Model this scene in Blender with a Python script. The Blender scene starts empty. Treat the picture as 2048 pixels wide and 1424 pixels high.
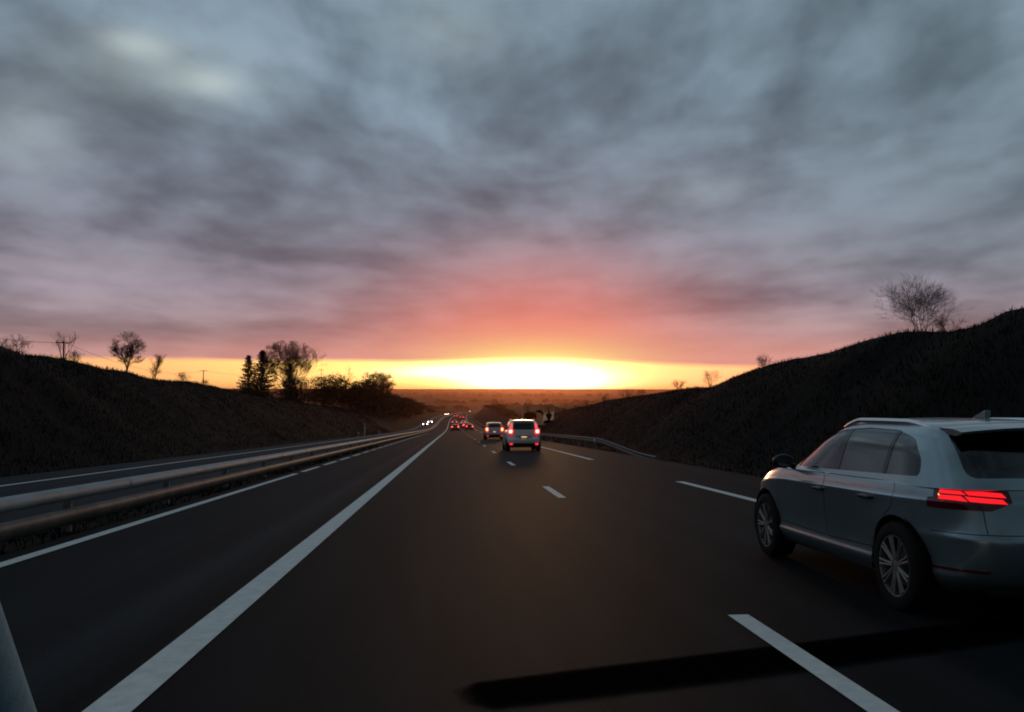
import bpy, bmesh, math, random
import numpy as np
from mathutils import Vector, Matrix, Euler

random.seed(7)
SC = bpy.context.scene
COL = SC.collection
R = math.radians


def S(r, g, b):
    """sRGB 0-255 to linear rgba"""
    def f(c):
        c /= 255.0
        return c / 12.92 if c <= 0.04045 else ((c + 0.055) / 1.055) ** 2.4
    return (f(r), f(g), f(b), 1.0)


# ------------------------------------------------------------------ camera
CAM_H = 1.38
cam_d = bpy.data.cameras.new('camera')
cam = bpy.data.objects.new('camera', cam_d)
COL.objects.link(cam)
cam.location = (0, 0, CAM_H)
cam.rotation_euler = (R(90 + 2.4), 0, R(-3.86))
cam_d.sensor_width = 36
cam_d.lens = 36 * 1735 / 2048
cam_d.clip_start = 0.05
cam_d.clip_end = 30000
SC.camera = cam
SC.view_settings.view_transform = 'Standard'
SC.view_settings.look = 'None'
SC.view_settings.exposure = 0.0
SC.view_settings.gamma = 1.0
SC.view_settings.use_curve_mapping = False
SC.render.engine = 'CYCLES'
cy = SC.cycles
cy.use_denoising = True
try:
    cy.denoiser = 'OPENIMAGEDENOISE'
except Exception:
    pass
cy.max_bounces = 6
cy.volume_bounces = 0
cy.diffuse_bounces = 2
cy.glossy_bounces = 3
cy.transparent_max_bounces = 12
cy.transmission_bounces = 4
cy.sample_clamp_indirect = 4.0
cy.pixel_filter_type = 'BLACKMAN_HARRIS'
cy.filter_width = 1.9

# ------------------------------------------------------------------ sky
SUN_AZ = 5.2      # degrees to the right of the road axis (+Y)
SUN_EL = 1.0
world = bpy.data.worlds.new('World')
SC.world = world
world.use_nodes = True
WT = world.node_tree
WT.nodes.clear()


class X:
    """tiny expression builder for math nodes"""
    T = None

    def __init__(self, s):
        self.s = s

    @staticmethod
    def op(o, *a, clamp=False):
        n = X.T.nodes.new('ShaderNodeMath')
        n.operation = o
        n.use_clamp = clamp
        for i, v in enumerate(a):
            if isinstance(v, X):
                X.T.links.new(v.s, n.inputs[i])
            else:
                n.inputs[i].default_value = v
        return X(n.outputs[0])

    def __add__(s, o): return X.op('ADD', s, o)
    def __radd__(s, o): return X.op('ADD', o, s)
    def __sub__(s, o): return X.op('SUBTRACT', s, o)
    def __rsub__(s, o): return X.op('SUBTRACT', o, s)
    def __mul__(s, o): return X.op('MULTIPLY', s, o)
    def __rmul__(s, o): return X.op('MULTIPLY', o, s)
    def __truediv__(s, o): return X.op('DIVIDE', s, o)
    def __rtruediv__(s, o): return X.op('DIVIDE', o, s)
    def exp(s): return X.op('EXPONENT', s)
    def max(s, v): return X.op('MAXIMUM', s, v)
    def min(s, v): return X.op('MINIMUM', s, v)
    def clamp(s): return X.op('ADD', s, 0.0, clamp=True)

    def step(s, a, b):
        n = X.T.nodes.new('ShaderNodeMapRange')
        n.interpolation_type = 'SMOOTHSTEP'
        X.T.links.new(s.s, n.inputs[0])
        n.inputs[1].default_value = a
        n.inputs[2].default_value = b
        n.inputs[3].default_value = 0
        n.inputs[4].default_value = 1
        return X(n.outputs[0])


def gauss(da, ds, de, es):
    u = da / ds
    v = de / es
    return (0.0 - (u * u + v * v)).exp()


def combine(T, *a):
    n = T.nodes.new('ShaderNodeCombineXYZ')
    for i, v in enumerate(a):
        if isinstance(v, X):
            T.links.new(v.s, n.inputs[i])
        else:
            n.inputs[i].default_value = v
    return n.outputs[0]


def noise_node(T, vec, scale, detail=4, rough=0.5, dist=0.0):
    n = T.nodes.new('ShaderNodeTexNoise')
    n.inputs['Scale'].default_value = scale
    n.inputs['Detail'].default_value = detail
    n.inputs['Roughness'].default_value = rough
    n.inputs['Distortion'].default_value = dist
    if vec is not None:
        T.links.new(vec, n.inputs['Vector'])
    return n


def mixc(T, fac, a, b, mode='MIX'):
    n = T.nodes.new('ShaderNodeMix')
    n.data_type = 'RGBA'
    n.blend_type = mode
    n.clamp_factor = True
    for sock, v in ((n.inputs[0], fac), (n.inputs[6], a), (n.inputs[7], b)):
        if isinstance(v, X):
            T.links.new(v.s, sock)
        elif hasattr(v, 'is_linked'):
            T.links.new(v, sock)
        else:
            sock.default_value = v
    return n.outputs[2]


def ramp(T, fac, stops):
    n = T.nodes.new('ShaderNodeValToRGB')
    el = n.color_ramp.elements
    el[0].position, el[0].color = stops[0]
    el[1].position, el[1].color = stops[-1]
    for p, c in stops[1:-1]:
        e = el.new(p)
        e.color = c
    T.links.new(fac.s if isinstance(fac, X) else fac, n.inputs[0])
    return n.outputs[0]


def build_sky():
    T = WT
    X.T = T
    tc = T.nodes.new('ShaderNodeTexCoord')
    sep = T.nodes.new('ShaderNodeSeparateXYZ')
    T.links.new(tc.outputs['Generated'], sep.inputs[0])
    x, y, z = (X(sep.outputs[i]) for i in range(3))
    a = R(SUN_AZ)
    u = x * math.cos(a) - y * math.sin(a)      # sideways from the sun
    v = x * math.sin(a) + y * math.cos(a)      # towards the sun
    az = X.op('ARCTAN2', u, v) * 57.2958
    el = X.op('ARCSINE', z) * 57.2958
    # cloud deck: lumps that flatten towards the horizon, in bands slanting up away from the sunset
    zl = X.op('LOGARITHM', z.max(0.0) + 0.065, math.e)
    fan = X.op('SQRT', u * u + 0.01)
    w1 = noise_node(T, combine(T, u * 3.0, v * 3.0, zl * 1.6), 1.0, 2, 0.5)
    wx = X(w1.outputs['Fac']) - 0.5
    P = combine(T, u * 8.0 + wx * 0.8, v * 8.0, zl * 4.6 - fan * 1.6 + wx * 0.8)
    nA = X(noise_node(T, P, 0.46, 2, 0.4, 0.0).outputs['Fac'])
    nB = X(noise_node(T, P, 1.0, 4, 0.5, 0.0).outputs['Fac'])
    nD = X(noise_node(T, P, 2.3, 2, 0.45, 0.0).outputs['Fac'])
    nC = X(noise_node(T, combine(T, u * 2.0, v * 2.0, zl * 6.0 - fan * 3.6 + wx * 1.2), 0.7, 2, 0.45, 0.0).outputs['Fac'])
    dens = nA * 0.34 + nB * 0.50 + nD * 0.16 + nC * 0.34
    lum = dens.step(0.47, 0.86)
    ef = (el / 30.0).clamp()
    dark = ramp(T, ef, [(0.0, S(122, 110, 112)), (0.10, S(126, 110, 114)), (0.2, S(100, 94, 105)),
                        (0.38, S(91, 92, 104)), (0.6, S(86, 96, 107)), (1.0, S(84, 99, 110))])
    light = ramp(T, ef, [(0.0, S(180, 160, 152)), (0.10, S(184, 158, 160)), (0.2, S(168, 156, 168)),
                         (0.38, S(146, 153, 168)), (0.6, S(142, 161, 177)), (1.0, S(146, 170, 186))])
    c = mixc(T, lum, dark, light)
    # a few thinner places in the deck
    for (ga, ge, sa, se, k) in ((-25.0, 20.4, 2.0, 0.8, 0.62), (-21.0, 18.8, 2.2, 0.8, 0.55), (-24.0, 19.2, 6, 2.0, 0.28),
                                (-31, 14.5, 3, 2.5, .2), (10.5, 13.0, 3.5, 1.2, .16), (-5.5, 23.0, 4, 2.0, .18)):
        g = gauss(az - ga, sa, el - ge, se) * (nB * 0.9 + 0.45) * k
        c = mixc(T, g, c, S(196, 208, 206))
    # cooler, greyer towards the right
    c = mixc(T, az.step(4, 30) * el.step(3.0, 9.0) * 0.5, c, mixc(T, lum, S(70, 88, 97), S(118, 143, 153)))
    # reddening towards the sun
    broad = gauss(az, 19, el - 0.5, 5.0)
    c = mixc(T, broad * 0.6, c, mixc(T, lum, S(182, 112, 112), S(222, 164, 156)))
    red = gauss(az - 0.3, 10.5, el - 1.6, 4.4)
    c = mixc(T, (red * 1.05).clamp() * (nB * 0.3 + 0.80), c, S(243, 138, 116))
    plume = gauss(az - 0.3, 7.5, el - 4.5, 4.6)
    c = mixc(T, plume * 0.45 * (nB * 0.5 + 0.75), c, S(232, 128, 116))
    low = gauss(az, 38, el - 2.0, 1.35)
    c = mixc(T, low * 0.72, c, S(238, 160, 146))
    yel = gauss(az - 0.2, 6.4, el - 1.4, 1.75)
    c = mixc(T, (yel * 1.3).clamp(), c, S(243, 216, 126))
    # clear strip under the deck
    edge = 2.06 + (nB - 0.5) * 0.34 + az.step(2, 16) * (-0.42) + gauss(az, 5, el * 0.0, 1) * 0.10
    gap = 1.0 - (el - edge).step(-0.20, 0.20)
    sky = T.nodes.new('ShaderNodeTexSky')
    sky.sky_type = 'NISHITA'
    sky.sun_disc = False
    sky.sun_elevation = R(SUN_EL)
    sky.sun_rotation = R(SUN_AZ)
    nish = mixc(T, 1.0, sky.outputs[0], (0.05, 0.05, 0.05, 1), 'MULTIPLY')
    gapc = ramp(T, (az / 80.0 + 0.5).clamp(), [(0.0, S(200, 150, 130)), (0.2, S(246, 184, 124)), (0.34, S(255, 224, 140)),
                                             (0.44, S(255, 242, 160)), (0.52, S(255, 246, 165)), (0.6, S(252, 210, 150)),
                                             (0.68, S(240, 176, 138)), (1.0, S(190, 150, 140))])
    gapc = mixc(T, el.step(1.0, -0.1) * 0.4, gapc, S(252, 176, 74))
    gapc = mixc(T, 1.0, gapc, (1.15, 1.15, 1.15, 1), 'MULTIPLY')
    gapc = mixc(T, 1.0, gapc, nish, 'ADD')
    c = mixc(T, gap, c, gapc)
    # white-hot glow round the hidden sun
    n2 = nB * 0.5 + 0.75
    g1 = gauss(az - 0.3, 3.7, el - 0.75, 0.85) * 7.0
    g2 = gauss(az + 5.2, 4.0, el - 1.35, 0.40) * 1.8 * n2
    g3 = gauss(az - 0.3, 5.5, el - 0.9, 1.1) * 0.45
    hot = mixc(T, 1.0, combine(T, g1 + g2 + g3, (g1 + g2) * 0.86 + g3 * 0.62, (g1 + g2) * 0.52 + g3 * 0.08), (1, 1, 1, 1), 'MULTIPLY')
    c = mixc(T, 1.0, c, hot, 'ADD')
    # below the horizon: dull earth
    c = mixc(T, el.step(-0.3, -2.0), c, S(40, 30, 28))
    # dusk: the deck darkens away from the sunset and overhead
    away = (v * 0.5 + 0.5).step(0.8, 0.0) * 0.65
    over = el.step(26, 75) * 0.32
    c = mixc(T, (away + over).clamp(), c, (0.012, 0.017, 0.022, 1))
    bg = T.nodes.new('ShaderNodeBackground')
    T.links.new(c, bg.inputs[0])
    bg.inputs[1].default_value = 1.0
    out = T.nodes.new('ShaderNodeOutputWorld')
    T.links.new(bg.outputs[0], out.inputs[0])


build_sky()
world.cycles.sampling_method = 'MANUAL'
world.cycles.sample_map_resolution = 1024

sun_d = bpy.data.lights.new('sun', 'SUN')
sun_d.energy = 0.2
sun_d.angle = R(3.0)
sun_d.color = (1.0, 0.50, 0.20)
sun = bpy.data.objects.new('sun', sun_d)
COL.objects.link(sun)
_e, _a = R(2.2), R(SUN_AZ)
_dir = Vector((math.sin(_a) * math.cos(_e), math.cos(_a) * math.cos(_e), math.sin(_e)))
sun.rotation_euler = _dir.to_track_quat('Z', 'Y').to_euler()
sun.location = (40, 300, 60)


# ------------------------------------------------------------------ helpers
def link(o, parent=None):
    COL.objects.link(o)
    if parent is not None:
        o.parent = parent
    return o


def tag(o, label=None, cat=None, group=None, kind=None):
    if label: o['label'] = label
    if cat: o['category'] = cat
    if group: o['group'] = group
    if kind: o['kind'] = kind
    return o


def thing(name, label, cat, loc=(0, 0, 0), rot=(0, 0, 0), group=None):
    o = bpy.data.objects.new(name, None)
    o.empty_display_size = 0.3
    link(o)
    o.location = loc
    o.rotation_euler = rot
    return tag(o, label, cat, group)


def mesh_obj(name, verts, faces, mat=None, parent=None, smooth=False, loc=None):
    me = bpy.data.meshes.new(name)
    if isinstance(verts, np.ndarray):
        verts = verts.tolist()
    me.from_pydata(verts, [], faces if isinstance(faces, list) else faces.tolist())
    if smooth:
        me.polygons.foreach_set('use_smooth', [True] * len(me.polygons))
    me.update()
    o = bpy.data.objects.new(name, me)
    if mat: me.materials.append(mat)
    link(o, parent)
    if loc is not None: o.location = loc
    return o


def bm_obj(name, bm, mat=None, parent=None, smooth=True, angle=35):
    bmesh.ops.recalc_face_normals(bm, faces=bm.faces)
    me = bpy.data.meshes.new(name)
    bm.to_mesh(me)
    bm.free()
    if smooth:
        me.polygons.foreach_set('use_smooth', [True] * len(me.polygons))
        me.set_sharp_from_angle(angle=R(angle))
    o = bpy.data.objects.new(name, me)
    if mat: me.materials.append(mat)
    return link(o, parent)


def copy_tree(o, parent=None):
    c = o.copy()
    COL.objects.link(c)
    if parent is not None:
        c.parent = parent
    for ch in [k for k in o.children]:
        copy_tree(ch, c)
    return c


def box(bm, x0, x1, y0, y1, z0, z1, bev=0.0):
    M = Matrix.Translation(((x0 + x1) / 2, (y0 + y1) / 2, (z0 + z1) / 2)) @ Matrix.Diagonal((x1 - x0, y1 - y0, z1 - z0, 1))
    r = bmesh.ops.create_cube(bm, size=1.0, matrix=M)
    if bev:
        es = list({e for v in r['verts'] for e in v.link_edges})
        bmesh.ops.bevel(bm, geom=es, offset=bev, segments=2, affect='EDGES', profile=0.5)


def tube(bm, pts, rad, n=8, cap=True):
    """tube through a list of points; rad a number or a list"""
    pts = [Vector(p) for p in pts]
    rs = rad if isinstance(rad, (list, tuple)) else [rad] * len(pts)
    rings = []
    for i, p in enumerate(pts):
        a = pts[max(i - 1, 0)]
        b = pts[min(i + 1, len(pts) - 1)]
        d = (b - a).normalized()
        up = Vector((0, 0, 1)) if abs(d.z) < 0.95 else Vector((1, 0, 0))
        s = d.cross(up).normalized()
        t = s.cross(d).normalized()
        rings.append([bm.verts.new(p + (s * math.cos(2 * math.pi * k / n) + t * math.sin(2 * math.pi * k / n)) * rs[i]) for k in range(n)])
    for i in range(len(rings) - 1):
        for k in range(n):
            bm.faces.new((rings[i][k], rings[i][(k + 1) % n], rings[i + 1][(k + 1) % n], rings[i + 1][k]))
    if cap:
        bm.faces.new(rings[0])
        bm.faces.new(rings[-1][::-1])


def lathe_x(bm, prof, n=32):
    """profile of (x, r), turned about the X axis"""
    rings = []
    for (x, r) in prof:
        rings.append([bm.verts.new((x, r * math.cos(2 * math.pi * k / n), r * math.sin(2 * math.pi * k / n))) for k in range(n)])
    for i in range(len(rings) - 1):
        for k in range(n):
            bm.faces.new((rings[i][k], rings[i][(k + 1) % n], rings[i + 1][(k + 1) % n], rings[i + 1][k]))
    return rings


def prism_xz(bm, poly, y0, y1):
    """polygon in (x, z), solid from y0 to y1"""
    a = [bm.verts.new((p[0], y0, p[1])) for p in poly]
    b = [bm.verts.new((p[0], y1, p[1])) for p in poly]
    n = len(poly)
    bm.faces.new(a)
    bm.faces.new(b[::-1])
    for i in range(n):
        bm.faces.new((a[i], b[i], b[(i + 1) % n], a[(i + 1) % n]))


# value noise -------------------------------------------------------
def _hash(ix, iy, seed):
    h = (ix.astype(np.int64) * 374761393 + iy.astype(np.int64) * 668265263 + seed * 1274126177) & 0x7fffffff
    h = ((h ^ (h >> 13)) * 1274126177) & 0x7fffffff
    return ((h ^ (h >> 16)) & 0xffff) / 65535.0


def vnoise(x, y, seed=0):
    ix = np.floor(x); iy = np.floor(y)
    fx = x - ix; fy = y - iy
    fx = fx * fx * (3 - 2 * fx); fy = fy * fy * (3 - 2 * fy)
    a = _hash(ix, iy, seed); b = _hash(ix + 1, iy, seed)
    c = _hash(ix, iy + 1, seed); d = _hash(ix + 1, iy + 1, seed)
    return (a * (1 - fx) + b * fx) * (1 - fy) + (c * (1 - fx) + d * fx) * fy - 0.5


def fbm(x, y, seed=0, oct=4):
    s = 0; a = 1.0
    for k in range(oct):
        s = s + a * vnoise(x, y, seed + k * 17)
        x = x * 2.03; y = y * 2.03; a *= 0.5
    return s


def pchip(xs, ys):
    xs = np.array(xs, float); ys = np.array(ys, float)
    h = np.diff(xs); d = np.diff(ys) / h
    m = np.zeros_like(ys)
    m[0] = d[0]; m[-1] = d[-1]
    for i in range(1, len(xs) - 1):
        if d[i - 1] * d[i] > 0:
            w1 = 2 * h[i] + h[i - 1]; w2 = h[i] + 2 * h[i - 1]
            m[i] = (w1 + w2) / (w1 / d[i - 1] + w2 / d[i])

    def f(x):
        x = np.clip(np.asarray(x, float), xs[0], xs[-1])
        i = np.clip(np.searchsorted(xs, x, side='right') - 1, 0, len(xs) - 2)
        t = (x - xs[i]) / h[i]
        t2 = t * t; t3 = t2 * t
        return (2 * t3 - 3 * t2 + 1) * ys[i] + (t3 - 2 * t2 + t) * h[i] * m[i] + (-2 * t3 + 3 * t2) * ys[i + 1] + (t3 - t2) * h[i] * m[i + 1]
    return f


def sstep(a, b, x):
    t = np.clip((np.asarray(x, float) - a) / (b - a), 0, 1)
    return t * t * (3 - 2 * t)


# materials ----------------------------------------------------------
MATS = {}


def pmat(name, col, rough=0.6, metal=0.0, var=0.0, vscale=8.0, bump=0.0, bscale=60.0, coat=0.0, spec=0.5,
         emit=None, estr=0.0, col2=None, vstretch=(1, 1, 1), trans=0.0, ior=1.45, rvar=0.0, coatrough=0.03):
    if name in MATS: return MATS[name]
    m = bpy.data.materials.new(name)
    m.use_nodes = True
    T = m.node_tree
    b = T.nodes['Principled BSDF']
    b.inputs['Roughness'].default_value = rough
    b.inputs['Metallic'].default_value = metal
    b.inputs['Specular IOR Level'].default_value = spec
    b.inputs['Coat Weight'].default_value = coat
    b.inputs['Coat Roughness'].default_value = coatrough
    b.inputs['Transmission Weight'].default_value = trans
    b.inputs['IOR'].default_value = ior
    c = tuple(col[:3]) + (1,)
    b.inputs['Base Color'].default_value = c
    if var or bump or rvar:
        tc = T.nodes.new('ShaderNodeTexCoord')
        mp = T.nodes.new('ShaderNodeMapping')
        mp.inputs['Scale'].default_value = vstretch
        T.links.new(tc.outputs['Object'], mp.inputs[0])
    if var or rvar:
        n = noise_node(T, mp.outputs[0], vscale, 5, 0.6)
        X.T = T
        f = X(n.outputs['Fac']).step(0.3, 0.7)
    if var:
        lo = tuple(k * (1 - var) for k in c[:3]) + (1,)
        hi = col2 if col2 else tuple(min(1, k * (1 + var)) for k in c[:3]) + (1,)
        T.links.new(mixc(T, f, lo, hi), b.inputs['Base Color'])
    if rvar:
        T.links.new((f * rvar + (rough - rvar / 2)).s, b.inputs['Roughness'])
    if bump:
        n2 = noise_node(T, mp.outputs[0], bscale, 4, 0.6)
        bp = T.nodes.new('ShaderNodeBump')
        bp.inputs['Strength'].default_value = bump
        bp.inputs['Distance'].default_value = 0.02
        T.links.new(n2.outputs['Fac'], bp.inputs['Height'])
        T.links.new(bp.outputs[0], b.inputs['Normal'])
    if emit:
        b.inputs['Emission Color'].default_value = tuple(emit[:3]) + (1,)
        b.inputs['Emission Strength'].default_value = estr
    MATS[name] = m
    return m


def asphalt_mat(name, base, seed):
    m = bpy.data.materials.new(name)
    m.use_nodes = True
    T = m.node_tree
    X.T = T
    b = T.nodes['Principled BSDF']
    tc = T.nodes.new('ShaderNodeTexCoord')
    sep = T.nodes.new('ShaderNodeSeparateXYZ')
    T.links.new(tc.outputs['Object'], sep.inputs[0])
    x, y = X(sep.outputs[0]), X(sep.outputs[1])
    V = tc.outputs['Object']
    big = X(noise_node(T, combine(T, x * 0.9, y * 0.05, seed), 1.0, 4, 0.6).outputs['Fac'])
    lanes = X(noise_node(T, combine(T, x * 1.6, y * 0.004, seed + 5), 1.0, 3, 0.5).outputs['Fac'])
    fine = X(noise_node(T, V, 45, 3, 0.7).outputs['Fac'])
    grit = X(noise_node(T, V, 160, 2, 0.7).outputs['Fac'])
    k = 0.2 + big.step(0.3, 0.7) * 0.35 + lanes.step(0.35, 0.65) * 0.35 + fine * 0.9 + (grit - 0.5) * 1.1
    sx = (x + 2.3) / 0.22
    sd = (x + 1.86) / 0.07
    sw = (x - 0.2 + (big - 0.5) * 0.2) / 0.55
    k = k * (1.0 + (0.0 - sx * sx).exp() * 0.8 - (0.0 - sd * sd).exp() * 0.45 + (0.0 - sw * sw).exp() * 0.15)
    c = mixc(T, 1.0, combine(T, k * base, k * (base * 1.16), k * (base * 1.36)), (1, 1, 1, 1), 'MULTIPLY')
    T.links.new(c, b.inputs['Base Color'])
    b.inputs['Roughness'].default_value = 0.72
    b.inputs['Specular IOR Level'].default_value = 0.035
    bp = T.nodes.new('ShaderNodeBump')
    bp.inputs['Strength'].default_value = 0.55
    bp.inputs['Distance'].default_value = 0.006
    T.links.new((grit + fine * 0.5).s, bp.inputs['Height'])
    T.links.new(bp.outputs[0], b.inputs['Normal'])
    return m


M_ASPH = asphalt_mat('asphalt', 0.0125, 1.0)
M_ASPH2 = asphalt_mat('old_asphalt', 0.028, 9.0)
M_BAND = pmat('reflection_dark', (0.0025, 0.0025, 0.003), 0.9, var=0.3, vscale=5, bump=0.3, bscale=90, spec=0.0)  # dark tone for the painted windscreen reflection
M_PAINT = pmat('road_paint', (0.76, 0.78, 0.76), 0.75, var=0.10, vscale=9, bump=0.3, bscale=120, col2=(0.84, 0.85, 0.82, 1))
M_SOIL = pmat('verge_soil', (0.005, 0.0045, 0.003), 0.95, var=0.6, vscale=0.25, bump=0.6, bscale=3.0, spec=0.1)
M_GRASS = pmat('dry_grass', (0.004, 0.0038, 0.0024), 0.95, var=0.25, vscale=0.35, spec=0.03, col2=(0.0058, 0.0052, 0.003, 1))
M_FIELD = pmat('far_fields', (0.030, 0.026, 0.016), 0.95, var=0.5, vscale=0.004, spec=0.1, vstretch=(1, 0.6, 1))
M_BARK = pmat('bark', (0.035, 0.027, 0.02), 0.9, var=0.4, vscale=5, spec=0.15)
M_TWIG = pmat('twigs', (0.04, 0.028, 0.02), 0.9, spec=0.15)
M_NEEDLE = pmat('needles', (0.012, 0.020, 0.011), 0.8, var=0.4, vscale=2, spec=0.2)
M_LEAF = pmat('ivy_leaves', (0.018, 0.024, 0.010), 0.75, var=0.5, vscale=1.5, spec=0.2)
M_WOOD = pmat('weathered_wood', (0.05, 0.04, 0.03), 0.85, var=0.4, vscale=9, vstretch=(1, 1, 0.1))
M_GALV = pmat('galvanised_steel', (0.31, 0.345, 0.37), 0.62, 0.35, var=0.2, vscale=1.4, bump=0.06, bscale=25, rvar=0.12)
M_POST = pmat('rail_post_steel', (0.22, 0.22, 0.22), 0.55, 0.7, var=0.3, vscale=6)
M_TYRE = pmat('tyre_rubber', (0.012, 0.012, 0.013), 0.8, spec=0.25, bump=0.2, bscale=80)
M_BLACK = pmat('black_plastic', (0.010, 0.010, 0.011), 0.5, spec=0.3)
M_WELL = pmat('wheel_well', (0.006, 0.006, 0.006), 0.95, spec=0.05)
M_GLOSSBLK = pmat('gloss_black', (0.006, 0.006, 0.007), 0.15, spec=0.4)
M_ALLOY = pmat('alloy', (0.30, 0.28, 0.25), 0.6, 0.85, var=0.1, vscale=20)
M_CHROME = pmat('bright_rail', (0.78, 0.80, 0.82), 0.25, 0.9)
M_SEAT = pmat('seat_cloth', (0.02, 0.02, 0.022), 0.9, var=0.3, vscale=30)


def glass_mat():
    m = bpy.data.materials.new('car_glass')
    m.use_nodes = True
    T = m.node_tree
    T.nodes.clear()
    out = T.nodes.new('ShaderNodeOutputMaterial')
    tr = T.nodes.new('ShaderNodeBsdfTransparent')
    tr.inputs[0].default_value = (0.30, 0.36, 0.36, 1)
    gl = T.nodes.new('ShaderNodeBsdfGlossy')
    gl.inputs['Roughness'].default_value = 0.04
    gl.inputs[0].default_value = (0.9, 0.95, 0.97, 1)
    fr = T.nodes.new('ShaderNodeFresnel')
    fr.inputs[0].default_value = 1.75
    mx = T.nodes.new('ShaderNodeMixShader')
    T.links.new(fr.outputs[0], mx.inputs[0])
    T.links.new(tr.outputs[0], mx.inputs[1])
    T.links.new(gl.outputs[0], mx.inputs[2])
    T.links.new(mx.outputs[0], out.inputs[0])
    return m


M_GLASS = glass_mat()


def paint_mat(name, col, metal=0.0, rough=0.35):
    return pmat(name, col, rough, metal, coat=0.7, coatrough=0.06, var=0.05, vscale=2.0, rvar=0.05)


def lamp_mat(name, col, s, base=(0.05, 0.005, 0.005)):
    return pmat(name, base, 0.25, emit=col, estr=s)


# ------------------------------------------------------------------ road line in space
zroad = pchip([-120, -60, 0, 75, 150, 200, 240, 284, 380, 430, 600, 800, 1000, 1300, 1600, 12000],
              [4.5, 2.25, 0, -2.81, -5.62, -7.35, -8.42, -9.2, -10.45, -11.1, -13.9, -17.4, -21, -25, -26, -26])


def cx(Y):
    Y = np.clip(np.asarray(Y, float), 300, 1300)
    return 5.3e-5 * (Y - 300) ** 2


hL = pchip([-100, 20, 42, 46, 50, 54, 60, 66, 75, 87, 150, 300, 500, 900, 2000],
           [5.4, 5.4, 5.45, 5.0, 5.2, 5.1, 4.95, 4.85, 5.0, 4.8, 4.8, 4.9, 4.2, 3.0, 2])
hR = pchip([-100, 20, 25.8, 27, 29.7, 32, 35, 40, 45, 50, 55, 68, 75, 88, 100, 125, 166, 200, 260, 330, 430, 600, 900, 2000],
           [5.0, 5.05, 4.9, 4.65, 4.6, 4.95, 4.9, 4.75, 4.7, 4.4, 3.9, 4.1, 4.0, 4.1, 4.0, 3.6, 2.6, 1.6, 1.4, 3.0, 4.3, 5.0, 5.5, 3])
zfar = pchip([0, 600, 1000, 1500, 2200, 3000, 4200, 5500, 7000, 8500, 9800],
             [-14, -17, -21, -20, -15, -10, -2, 8, 25, 34, 20])


def slope_curve(t):
    t = np.clip(t, 0, 1)
    return 0.55 * t + 0.45 * t * t * (3 - 2 * t)


def ground_z(X, Y):
    """X is measured sideways from the road line, Y along it"""
    X = np.asarray(X, float); Y = np.asarray(Y, float)
    zr = zroad(Y)
    l = hL(Y) * slope_curve((-X - 13.4) / 8.6) - np.clip(-X - 22, 0, 400) * 0.02
    r = hR(Y) * slope_curve((X - 9.7) / 7.3) + np.clip(X - 17, 0, 300) * np.where(Y > 200, 0.012, -0.02)
    p = np.where(X < 0, l, r)
    p = p - 0.05 - 0.16 * np.exp(-((X - 9.1) / 0.5) ** 2) - 0.16 * np.exp(-((X + 13.0) / 0.5) ** 2)
    p = np.where((X > -5.75) & (X < -4.6), -0.02, p)
    off = sstep(13.4, 20, np.where(X < 0, -X, X + 3.5))
    p = p + off * (fbm(X * 0.16, Y * 0.16, 3, 4) * np.where(X > 0, 0.22, 0.36) + fbm(X * 0.9, Y * 0.9, 9, 2) * 0.10)
    zn = zr + p
    zf = zfar(Y) + sstep(900, 2500, Y) * (fbm(X * 0.0016, Y * 0.0016, 21, 4) * 9 + fbm(X * 0.012, Y * 0.012, 31, 3) * 1.6)
    t = np.maximum(sstep(950, 1500, Y), sstep(250, 900, np.abs(X)) * sstep(400, 900, Y))
    return zn * (1 - t) + zf * t


def W(X, Y, dz=0.0):
    """world position of a place beside the road line"""
    return (float(X + cx(Y)), float(Y), float(ground_z(X, Y)) + dz)


def RD(X, Y, dz=0.0):
    return (float(X + cx(Y)), float(Y), float(zroad(Y)) + dz)


def grid(name, Xs, Ys, zf, mat, smooth=True):
    gx, gy = np.meshgrid(Xs, Ys)
    z = zf(gx, gy)
    v = np.stack([gx + cx(gy), gy, z], -1).reshape(-1, 3)
    nx, ny = len(Xs), len(Ys)
    i = np.arange((nx - 1) * (ny - 1))
    a = (i // (nx - 1)) * nx + i % (nx - 1)
    f = np.stack([a, a + 1, a + nx + 1, a + nx], -1)
    return mesh_obj(name, v, f, mat, smooth=smooth)


Xg = np.concatenate([[-7000, -5000, -3600, -2600, -1900, -1400, -1000, -760, -600, -480, -380, -300, -240, -190, -150, -120, -95, -76, -62, -52, -44],
                     np.arange(-38, -24, 1.6), np.arange(-24, -12.5, 0.6), [-12.4, -12.2, -9, -6.0, -5.75, -5.2, -4.7, -4.5, 0, 4, 7.6, 7.9],
                     np.arange(8.2, 19.0, 0.55), np.arange(19.5, 34, 1.6), [38, 44, 52, 62, 76, 95, 120, 150, 190, 240, 300, 380, 480, 600, 760, 1000, 1400, 1900, 2600, 3600, 5000, 7000]])
Yg = np.concatenate([np.arange(-60, 0, 5), np.arange(0, 100, 0.8), np.arange(100, 220, 2.0), np.arange(220, 700, 8), np.arange(700, 1500, 40), np.arange(1500, 9800, 90), [9800]])
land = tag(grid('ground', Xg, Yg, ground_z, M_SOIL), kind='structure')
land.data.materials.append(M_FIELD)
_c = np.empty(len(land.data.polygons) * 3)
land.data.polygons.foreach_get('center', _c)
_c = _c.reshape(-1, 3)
land.data.polygons.foreach_set('material_index', ((_c[:, 1] > 800) | (np.abs(_c[:, 0]) > 160)).astype(np.int32))

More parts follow.
